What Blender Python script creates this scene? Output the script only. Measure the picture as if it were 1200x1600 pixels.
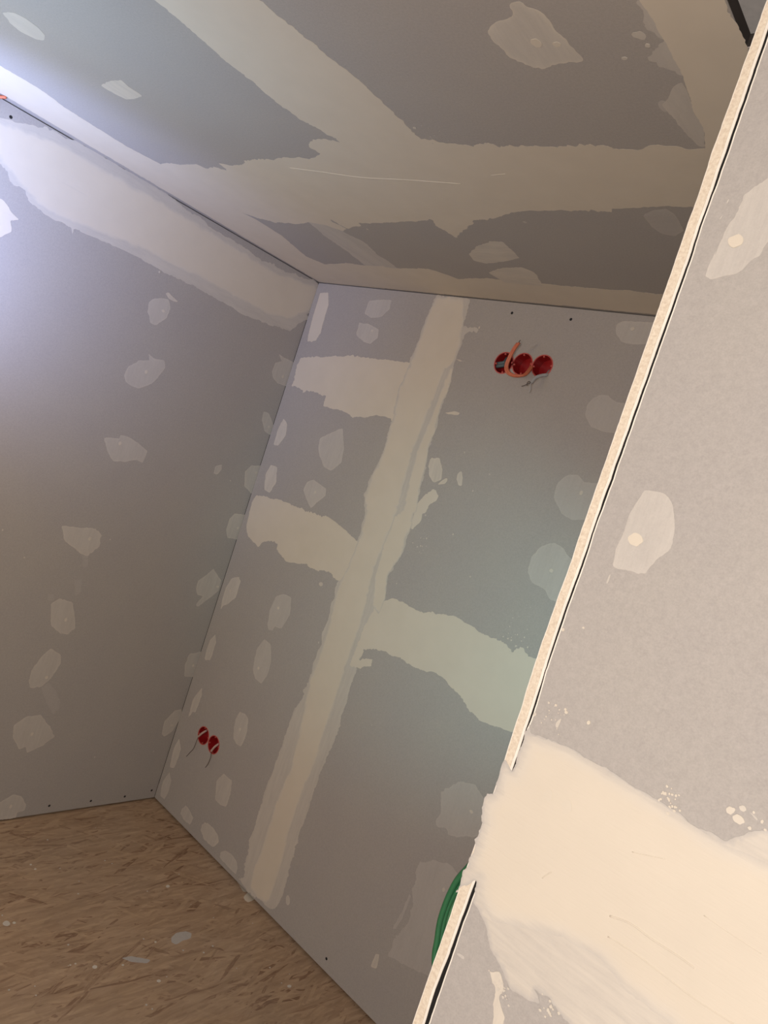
import bpy, bmesh, math, random
from mathutils import Vector, Matrix, geometry, noise, kdtree
random.seed(4)
for o in list(bpy.data.objects): bpy.data.objects.remove(o)
C = bpy.context.scene.collection
CAM_MATRIX = [[0.712124, 0.628697, 0.312442], [-0.268025, -0.167869, 0.948674], [0.648878, -0.759316, 0.048963]]
FOCAL_PX = 1145.71; CAM_H = 1.6311; XC = -2.4157; YC = 1.9742; YF = .65; H = 2.3
# ------------------------------------------------------------ camera
cd = bpy.data.cameras.new('camera'); cam = bpy.data.objects.new('camera', cd); C.objects.link(cam)
R = Matrix([CAM_MATRIX[0], CAM_MATRIX[1], CAM_MATRIX[2]]).transposed().to_4x4()
cam.matrix_world = Matrix.Translation((0, 0, CAM_H)) @ R
cd.sensor_fit = 'VERTICAL'; cd.sensor_height = 36; cd.lens = 36 * FOCAL_PX / 1600; cd.clip_start = .02
bpy.context.scene.camera = cam
# ------------------------------------------------------------ light and exposure
sc = bpy.context.scene
sc.view_settings.view_transform = 'Standard'; sc.view_settings.look = 'None'
sc.view_settings.exposure = 0; sc.view_settings.gamma = 1; sc.view_settings.use_curve_mapping = False
wd = bpy.data.worlds.new('world'); sc.world = wd; wd.use_nodes = True
wd.node_tree.nodes['Background'].inputs[0].default_value = (.6, .62, .7, 1)
wd.node_tree.nodes['Background'].inputs[1].default_value = .02
def lamp(name, kind, loc, power, col, size=.1, target=None, **k):
    l = bpy.data.lights.new(name, kind); l.energy = power; l.color = col
    if kind == 'AREA': l.shape = 'DISK'; l.size = size
    else: l.shadow_soft_size = size
    for a, b in k.items(): setattr(l, a, b)
    o = bpy.data.objects.new(name, l); C.objects.link(o); o.location = loc
    if target: o.rotation_euler = (Vector(target) - Vector(loc)).to_track_quat('-Z', 'Y').to_euler()
    return o
lamp('room_lamp', 'POINT', (.26, -.82, 1.55), 88, (1, .947, .921), .12)
lamp('work_light_head', 'SPOT', (-2.0, .28, 1.78), 49, (.375, .506, 1), .08, (XC, .58, 1.95), spot_size=2.3, spot_blend=1)
lamp('ceiling_fill', 'SPOT', (-1.75, .1, 1.5), 29, (.208, .585, 1), .1, (-1.75, .35, 2.3), spot_size=2.0, spot_blend=1)  # added unseen spot, lifts the ceiling at upper left
lamp('left_fill', 'POINT', (-2.0, .2, 1.62), 10, (1, .745, .49), .1)  # added unseen point fill for the left ceiling and wall
lamp('back_wall_fill', 'SPOT', (-.1, .95, 1.3), 31, (.40, .90, .96), .1, (-1.22, 1.97, 1.28), spot_size=.95, spot_blend=1)  # added spot hidden behind the partition, brightens the back wall

# ------------------------------------------------------------ materials
def mat(name):
    m = bpy.data.materials.new(name); m.use_nodes = True
    nt = m.node_tree; b = nt.nodes['Principled BSDF']; return m, nt, b
def N(nt, t, **k):
    n = nt.nodes.new(t)
    for a, v in k.items():
        if a.startswith('i_'):
            key = a[2:]; n.inputs[int(key) if key.isdigit() else key].default_value = v
        else: setattr(n, a, v)
    return n
def mixc(nt, fac, a, b, mode='MIX'):
    n = nt.nodes.new('ShaderNodeMix'); n.data_type = 'RGBA'; n.blend_type = mode
    for s, v in ((0, fac), (6, a), (7, b)):
        if hasattr(v, 'links') or isinstance(v, bpy.types.NodeSocket): nt.links.new(v, n.inputs[s])
        elif s == 0: n.inputs[0].default_value = v
        else: n.inputs[s].default_value = (*v, 1)
    return n.outputs[2]
def mth(nt, op, a, b=0.0, clamp=False):
    n = nt.nodes.new('ShaderNodeMath'); n.operation = op; n.use_clamp = clamp
    for s, v in ((0, a), (1, b)):
        if isinstance(v, bpy.types.NodeSocket): nt.links.new(v, n.inputs[s])
        else: n.inputs[s].default_value = v
    return n.outputs[0]
def simple(name, col, rough=.6, metal=0.0):
    m, nt, b = mat(name); b.inputs['Base Color'].default_value = (*col, 1)
    b.inputs['Roughness'].default_value = rough; b.inputs['Metallic'].default_value = metal
    geo = N(nt, 'ShaderNodeTexCoord'); nz = N(nt, 'ShaderNodeTexNoise', i_Scale=90.0, i_Detail=3.0)
    nt.links.new(geo.outputs['Object'], nz.inputs['Vector'])
    c = mixc(nt, nz.outputs[0], tuple(v * .85 for v in col), tuple(min(1, v * 1.12) for v in col))
    nt.links.new(c, b.inputs['Base Color']); return m
PAPER = (.42, .388, .355); FILL = (.665, .593, .482)
def paper_colour(nt, vec):
    n1 = N(nt, 'ShaderNodeTexNoise', i_Scale=650.0, i_Detail=4.0, i_Roughness=.65)
    n2 = N(nt, 'ShaderNodeTexNoise', i_Scale=7.0, i_Detail=3.0)
    n3 = N(nt, 'ShaderNodeTexNoise', i_Scale=210.0, i_Detail=5.0, i_Roughness=.7)
    for n in (n1, n2, n3): nt.links.new(vec, n.inputs['Vector'])
    a = mth(nt, 'MULTIPLY', n1.outputs[0], .5); a = mth(nt, 'ADD', a, mth(nt, 'MULTIPLY', n3.outputs[0], .5))
    r = N(nt, 'ShaderNodeMapRange', i_1=.36, i_2=.64); nt.links.new(a, r.inputs[0])
    c = mixc(nt, r.outputs[0], tuple(v * .91 for v in PAPER), tuple(v * 1.09 for v in PAPER))
    r2 = N(nt, 'ShaderNodeMapRange', i_1=.3, i_2=.7); nt.links.new(n2.outputs[0], r2.inputs[0])
    return mixc(nt, r2.outputs[0], (.97, .97, .98), (1.0, 1.0, .99)), c, a
def make_paper():
    m, nt, b = mat('plasterboard_paper')
    tc = N(nt, 'ShaderNodeNewGeometry')
    tint, c, a = paper_colour(nt, tc.outputs['Position'])
    nt.links.new(mixc(nt, 1.0, c, tint, 'MULTIPLY'), b.inputs['Base Color'])
    b.inputs['Roughness'].default_value = .85; b.inputs['Specular IOR Level'].default_value = .25
    bp = N(nt, 'ShaderNodeBump', i_Strength=.15, i_Distance=.0004); nt.links.new(a, bp.inputs['Height'])
    nt.links.new(bp.outputs[0], b.inputs['Normal']); return m
def make_filler():
    m, nt, b = mat('joint_filler')
    tc = N(nt, 'ShaderNodeNewGeometry')
    tint, c, a = paper_colour(nt, tc.outputs['Position'])
    uv = N(nt, 'ShaderNodeAttribute', attribute_name='streak'); cv = N(nt, 'ShaderNodeAttribute', attribute_name='cover')
    s1 = N(nt, 'ShaderNodeTexNoise', i_Scale=1.0, i_Detail=5.0, i_Roughness=.6); nt.links.new(uv.outputs['Vector'], s1.inputs['Vector'])
    s2 = N(nt, 'ShaderNodeTexNoise', i_Scale=.22, i_Detail=3.0); nt.links.new(uv.outputs['Vector'], s2.inputs['Vector'])
    st = mth(nt, 'ADD', mth(nt, 'MULTIPLY', s1.outputs[0], .6), mth(nt, 'MULTIPLY', s2.outputs[0], .5))
    thick = mth(nt, 'MULTIPLY', mth(nt, 'POWER', cv.outputs['Fac'], 3.0), .38)
    fac = mth(nt, 'MULTIPLY', cv.outputs['Fac'], mth(nt, 'ADD', thick, mth(nt, 'ADD', mth(nt, 'MULTIPLY', st, 1.6), .16)), True)
    g = N(nt, 'ShaderNodeTexNoise', i_Scale=14.0, i_Detail=4.0); nt.links.new(tc.outputs['Position'], g.inputs['Vector'])
    fc = mixc(nt, g.outputs[0], tuple(v * .95 for v in FILL), tuple(v * 1.05 for v in FILL))
    thin = mixc(nt, .5, c, (.50, .50, .47))
    fc2 = mixc(nt, mth(nt, 'POWER', cv.outputs['Fac'], .8, True), (.58, .57, .55), fc)
    nt.links.new(mixc(nt, fac, c, fc2), b.inputs['Base Color'])
    b.inputs['Roughness'].default_value = .7; b.inputs['Specular IOR Level'].default_value = .3
    bp = N(nt, 'ShaderNodeBump', i_Strength=.35, i_Distance=.0008); nt.links.new(s1.outputs[0], bp.inputs['Height'])
    nt.links.new(bp.outputs[0], b.inputs['Normal']); return m
def make_osb():
    m, nt, b = mat('strand_board')
    tc = N(nt, 'ShaderNodeNewGeometry'); best = None; col = None
    for k, ang in enumerate((7, -10, 20, -27, 48, 3, -5)):
        mp = N(nt, 'ShaderNodeMapping'); mp.inputs['Rotation'].default_value = (0, 0, math.radians(ang))
        mp.inputs['Location'].default_value = (k * 3.1, k * 1.7, 0)
        wob = N(nt, 'ShaderNodeTexNoise', i_Scale=6.0, i_Detail=2.0); nt.links.new(tc.outputs['Position'], wob.inputs['Vector'])
        vadd = N(nt, 'ShaderNodeVectorMath', operation='MULTIPLY_ADD'); nt.links.new(wob.outputs['Color'], vadd.inputs[0])
        vadd.inputs[1].default_value = (.03, .03, 0); nt.links.new(tc.outputs['Position'], vadd.inputs[2])
        nt.links.new(vadd.outputs[0], mp.inputs['Vector'])
        mp2 = N(nt, 'ShaderNodeMapping'); mp2.inputs['Scale'].default_value = (120 - 7 * k, 6 + 1.3 * k, 1)
        nt.links.new(mp.outputs[0], mp2.inputs['Vector'])
        v = N(nt, 'ShaderNodeTexVoronoi', i_Scale=1.0, voronoi_dimensions='2D'); nt.links.new(mp2.outputs[0], v.inputs['Vector'])
        sep = N(nt, 'ShaderNodeSeparateColor'); nt.links.new(v.outputs['Color'], sep.inputs[0])
        gr = N(nt, 'ShaderNodeTexNoise', i_Scale=3.5, i_Detail=4.0); nt.links.new(mp2.outputs[0], gr.inputs['Vector'])
        ramp = N(nt, 'ShaderNodeValToRGB'); e = ramp.color_ramp.elements
        e[0].position = 0; e[0].color = (.22, .125, .07, 1); e[1].position = 1; e[1].color = (.50, .355, .22, 1)
        for p, cc in ((.04, (.28, .17, .10)), (.12, (.37, .25, .155)), (.5, (.43, .30, .19))):
            x = e.new(p); x.color = (*cc, 1)
        mm = mth(nt, 'ADD', mth(nt, 'MULTIPLY', sep.outputs[1], .8), mth(nt, 'MULTIPLY', mth(nt, 'SUBTRACT', gr.outputs[0], .5), .5), True)
        nt.links.new(mm, ramp.inputs[0])
        if best is None: best, col = sep.outputs[0], ramp.outputs[0]
        else:
            gt = mth(nt, 'GREATER_THAN', sep.outputs[0], best)
            col = mixc(nt, gt, col, ramp.outputs[0]); best = mth(nt, 'MAXIMUM', sep.outputs[0], best)
    n2 = N(nt, 'ShaderNodeTexNoise', i_Scale=3.0, i_Detail=3.0); nt.links.new(tc.outputs['Position'], n2.inputs['Vector'])
    dust = N(nt, 'ShaderNodeMapRange', i_1=.42, i_2=.75, i_3=.05, i_4=.5); nt.links.new(n2.outputs[0], dust.inputs[0])
    col = mixc(nt, dust.outputs[0], col, (.43, .34, .25))
    sm = N(nt, 'ShaderNodeMapping'); sm.inputs['Scale'].default_value = (55, 5, 1); sm.inputs['Rotation'].default_value = (0, 0, .06)
    nt.links.new(tc.outputs['Position'], sm.inputs['Vector'])
    sn = N(nt, 'ShaderNodeTexNoise', i_Scale=1.0, i_Detail=6.0, i_Roughness=.65); nt.links.new(sm.outputs[0], sn.inputs['Vector'])
    sr = N(nt, 'ShaderNodeMapRange', i_1=.3, i_2=.7); nt.links.new(sn.outputs[0], sr.inputs[0])
    col = mixc(nt, 1.0, col, mixc(nt, sr.outputs[0], (.80, .76, .72), (1.16, 1.14, 1.12)), 'MULTIPLY')
    nt.links.new(col, b.inputs['Base Color']); b.inputs['Roughness'].default_value = .75
    bp = N(nt, 'ShaderNodeBump', i_Strength=.3, i_Distance=.001); nt.links.new(best, bp.inputs['Height'])
    nt.links.new(bp.outputs[0], b.inputs['Normal']); return m
def make_core():
    m, nt, b = mat('gypsum_core')
    tc = N(nt, 'ShaderNodeNewGeometry')
    n = N(nt, 'ShaderNodeTexNoise', i_Scale=260.0, i_Detail=5.0, i_Roughness=.7); nt.links.new(tc.outputs['Position'], n.inputs['Vector'])
    r = N(nt, 'ShaderNodeMapRange', i_1=.35, i_2=.62); nt.links.new(n.outputs[0], r.inputs[0])
    nt.links.new(mixc(nt, r.outputs[0], (.62, .51, .385), (.78, .69, .55)), b.inputs['Base Color'])
    bp = N(nt, 'ShaderNodeBump', i_Strength=.6, i_Distance=.001); nt.links.new(n.outputs[0], bp.inputs['Height'])
    nt.links.new(bp.outputs[0], b.inputs['Normal']); b.inputs['Roughness'].default_value = .9; return m
M_PAPER, M_FILL, M_OSB, M_CORE = make_paper(), make_filler(), make_osb(), make_core()
M_EDGE = simple('torn_white_paper', (.84, .78, .68), .8)
M_STUD = simple('dark_timber_and_shade', (.035, .027, .022), .9)  # timber, and the liner that paints shade on the ceiling opening edge
M_BLACK = simple('joint_shade_black', (.007, .006, .005), .95)  # near-black colour that paints the shade inside the board joint
M_SCREW = simple('blackened_steel', (.02, .02, .022), .5, .4)
M_RED = simple('red_plastic', (.34, .012, .014), .35)
M_REDRIM = simple('red_plastic_rim', (.52, .09, .07), .4)
M_ORANGE = simple('orange_sheath', (.62, .17, .085), .45)
M_GREY = simple('grey_sheath', (.42, .42, .42), .5)
M_TEAL = simple('dark_grey_sheath', (.10, .14, .15), .5)
M_PINK = simple('pale_sheath', (.50, .34, .29), .5)
M_WIRE = simple('dark_wire', (.10, .085, .075), .5)
M_GREEN = simple('green_sheath', (.02, .115, .045), .38)
M_PALEGREEN = simple('pale_green_sheath', (.07, .19, .09), .38)

# ------------------------------------------------------------ builders
def obj(name, bm, m, parent=None, loc=None, smooth=False):
    me = bpy.data.meshes.new(name)
    if loc is not None: bmesh.ops.translate(bm, verts=bm.verts, vec=-Vector(loc))
    bm.to_mesh(me); bm.free()
    me.materials.append(m)
    if smooth:
        for p in me.polygons: p.use_smooth = True
    o = bpy.data.objects.new(name, me); C.objects.link(o)
    if loc is not None: o.location = loc
    if parent is not None:
        o.parent = parent
        if loc is not None: o.location = Vector(loc) - parent.location
    return o
def box(bm, x0, x1, y0, y1, z0, z1):
    vs = [bm.verts.new((x, y, z)) for x in (x0, x1) for y in (y0, y1) for z in (z0, z1)]
    for f in ((0, 1, 3, 2), (4, 6, 7, 5), (0, 4, 5, 1), (2, 3, 7, 6), (0, 2, 6, 4), (1, 5, 7, 3)):
        bm.faces.new([vs[i] for i in f])
def boxes(name, m, parent, *bs):
    bm = bmesh.new()
    for b in bs: box(bm, *b)
    bmesh.ops.recalc_face_normals(bm, faces=bm.faces)
    return obj(name, bm, m, parent)
# wall frames: plane point (a, b) at height d off the board -> world
FR = {'C': lambda a, b, d: Vector((a, b, H - d)), 'L': lambda a, b, d: Vector((XC + d, a, b)),
      'B': lambda a, b, d: Vector((a, YC - d, b)), 'F': lambda a, b, d: Vector((a, YF - d, b)), 'G': lambda a, b, d: Vector((a, b, d))}
STEP = {'C': .004, 'L': .004, 'B': .004, 'F': .0018, 'G': .004}
AMP = {'C': .0055, 'L': .0055, 'B': .0055, 'F': .0022, 'G': .003}
def plate(name, w, rect, holes, thick, m, rects=()):
    """a board with round (cx, cy, r) and rectangular holes, in one mesh"""
    pts = []; edges = []
    def loop(l):
        s = len(pts); pts.extend(Vector(p) for p in l); edges.extend((s + i, s + (i + 1) % len(l)) for i in range(len(l)))
    a0, b0, a1, b1 = rect; loop([(a0, b0), (a1, b0), (a1, b1), (a0, b1)])
    for cx, cy, r in holes: loop([(cx + r * math.cos(t * math.pi / 16), cy + r * math.sin(t * math.pi / 16)) for t in range(32)])
    for (x0, y0, x1, y1) in rects: loop([(x0, y0), (x1, y0), (x1, y1), (x0, y1)])
    v, _, f, *_ = geometry.delaunay_2d_cdt(pts, edges, [], 1, 1e-5)
    bm = bmesh.new(); bv = [bm.verts.new(FR[w](p.x, p.y, 0)) for p in v]
    for t in f:
        c = sum((v[i] for i in t), Vector((0, 0))) / len(t)
        if any((c.x - x) ** 2 + (c.y - y) ** 2 < r * r * .999 for x, y, r in holes): continue
        if any(x0 < c.x < x1 and y0 < c.y < y1 for x0, y0, x1, y1 in rects): continue
        bm.faces.new([bv[i] for i in t])
    for x in [x for x in bm.verts if not x.link_faces]: bm.verts.remove(x)
    n = (FR[w](0, 0, 0) - FR[w](0, 0, 1)) * thick
    g = bmesh.ops.extrude_face_region(bm, geom=list(bm.faces))
    bmesh.ops.translate(bm, verts=[e for e in g['geom'] if isinstance(e, bmesh.types.BMVert)], vec=n)
    bmesh.ops.recalc_face_normals(bm, faces=bm.faces)
    return obj(name, bm, m)
def rag(poly, step, amp, seed):
    """resample an outline and roughen it"""
    out = []; n = len(poly)
    for i in range(n):
        p = Vector(poly[i]); q = Vector(poly[(i + 1) % n]); k = max(1, int((q - p).length / step))
        for j in range(k): out.append(p.lerp(q, j / k))
    res = []; m = len(out)
    out = [(out[i - 1] + out[i] * 2 + out[(i + 1) % m]) / 4 for i in range(m)]
    for i, p in enumerate(out):
        t = out[(i + 1) % m] - out[i - 1]
        nn = Vector((-t.y, t.x)).normalized() if t.length > 1e-9 else Vector((0, 0))
        d = 0
        rough = .35 + 1.3 * max(0, noise.noise(Vector((p.x / (step * 30), p.y / (step * 30), seed + 9))) + .25)
        for fr, a in ((1 / (step * 8), .8), (1 / (step * 3.3), .8 * rough), (1 / (step * 1.5), .7 * rough)):
            d += a * noise.noise(Vector((p.x * fr, p.y * fr, seed)))
        res.append(p + nn * d * amp)
    return res
def inside(p, poly):
    c = False
    for i in range(len(poly)):
        a, b = poly[i - 1], poly[i]
        if (a.y > p.y) != (b.y > p.y) and p.x < (b.x - a.x) * (p.y - a.y) / (b.y - a.y) + a.x: c = not c
    return c
serial = [0]
def filler(parent, w, name, cover, axis, ragged, feather, rim, layer, label, outline, step=None):
    serial[0] += 1; k = serial[0]; st = step or STEP[w]
    poly = rag([Vector(p) for p in outline], st, ragged * (AMP[w] if not step else st * .5), k * 3.7)
    xs = [p.x for p in poly]; ys = [p.y for p in poly]
    fe = feather / 1000
    size = max(max(xs) - min(xs), max(ys) - min(ys))
    g = max(.010 if w != 'F' else .005, size / 160)
    pts = list(poly); edges = [(i, (i + 1) % len(poly)) for i in range(len(poly))]
    kd = kdtree.KDTree(len(poly))
    for i, p in enumerate(poly): kd.insert((p.x, p.y, 0), i)
    kd.balance(); near = lambda p: kd.find((p.x, p.y, 0))[2]
    if fe or rim:
        if not fe: g = max(.006 if w != 'F' else .004, size / 30)
        y = min(ys) + g / 2
        while y < max(ys):
            x = min(xs) + g / 2
            while x < max(xs):
                p = Vector((x + random.uniform(-.2, .2) * g, y + random.uniform(-.2, .2) * g))
                if near(p) > g * .4 and inside(p, poly): pts.append(p)
                x += g
            y += g
    v, _, f, *_ = geometry.delaunay_2d_cdt(pts, edges, [], 1, 1e-6)
    d = .00045 + .00013 * layer + (k % 12) * .00001
    if w == 'F': d *= .7
    if w == 'C': d *= .6
    if cover < .6: d *= .6
    bm = bmesh.new(); cl = bm.verts.layers.float.new('cover'); sl = bm.verts.layers.float_vector.new('streak')
    top = [bm.verts.new(FR[w](p.x, p.y, d)) for p in v]
    for t in f:
        try: bm.faces.new([top[i] for i in t])
        except ValueError: pass
    off = k * 5.3; fine, long = (420, 26) if w == 'F' else (170, 12)
    for q, p in zip(top, v):
        c = cover
        if fe or rim:
            e = near(p)
            if fe: c = cover if layer else cover * (.55 + .45 * min(1, e / fe))
            if rim: c += rim * math.exp(-e / .004)
            if fe and layer: c = cover * (.62 + .38 * min(1, e / fe))
        q[cl] = c
        a, b = (p.x, p.y) if axis == 0 else (p.y, p.x)
        q[sl] = (a * long * (1 if name != 'filler_dab' else 1.6) + off, b * fine * (.5 if name != 'filler_dab' else .7), k * 1.3)
    bmesh.ops.recalc_face_normals(bm, faces=bm.faces)
    up = FR[w](0, 0, 1) - FR[w](0, 0, 0)
    for q in list(bm.edges):
        pass
    side = [e for e in bm.edges if len(e.link_faces) == 1]
    ex = bmesh.ops.extrude_edge_only(bm, edges=side)
    bmesh.ops.translate(bm, verts=[e for e in ex['geom'] if isinstance(e, bmesh.types.BMVert)], vec=-up * (d - .00005))
    for q in list(bm.faces):
        if q.normal.dot(up) < -.5: q.normal_flip()
    cx, cy = sum(xs) / len(xs), sum(ys) / len(ys)
    o = obj(name, bm, M_FILL, parent, FR[w](cx, cy, 0))
    if label: o['label'] = label
    return o
def tube(bm, pts, r, seg=10, sub=6, cap=True):
    P = [Vector(p) for p in pts]; path = []
    for i in range(len(P) - 1):
        p0, p1, p2, p3 = P[max(i - 1, 0)], P[i], P[i + 1], P[min(i + 2, len(P) - 1)]
        for j in range(sub):
            t = j / sub
            path.append(.5 * (2 * p1 + (p2 - p0) * t + (2 * p0 - 5 * p1 + 4 * p2 - p3) * t * t + (3 * p1 - p0 - 3 * p2 + p3) * t ** 3))
    path.append(P[-1]); rings = []; u = None
    for i, p in enumerate(path):
        t = (path[min(i + 1, len(path) - 1)] - path[max(i - 1, 0)]).normalized()
        if u is None: u = t.orthogonal().normalized()
        u = (u - t * u.dot(t)).normalized(); w = t.cross(u)
        rings.append([bm.verts.new(p + r * (math.cos(a * math.tau / seg) * u + math.sin(a * math.tau / seg) * w)) for a in range(seg)])
    for a, b in zip(rings, rings[1:]):
        for i in range(seg): bm.faces.new((a[i], a[(i + 1) % seg], b[(i + 1) % seg], b[i]))
    if cap: bm.faces.new(rings[0][::-1]); bm.faces.new(rings[-1])
def structure(o): o['kind'] = 'structure'; return o

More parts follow.
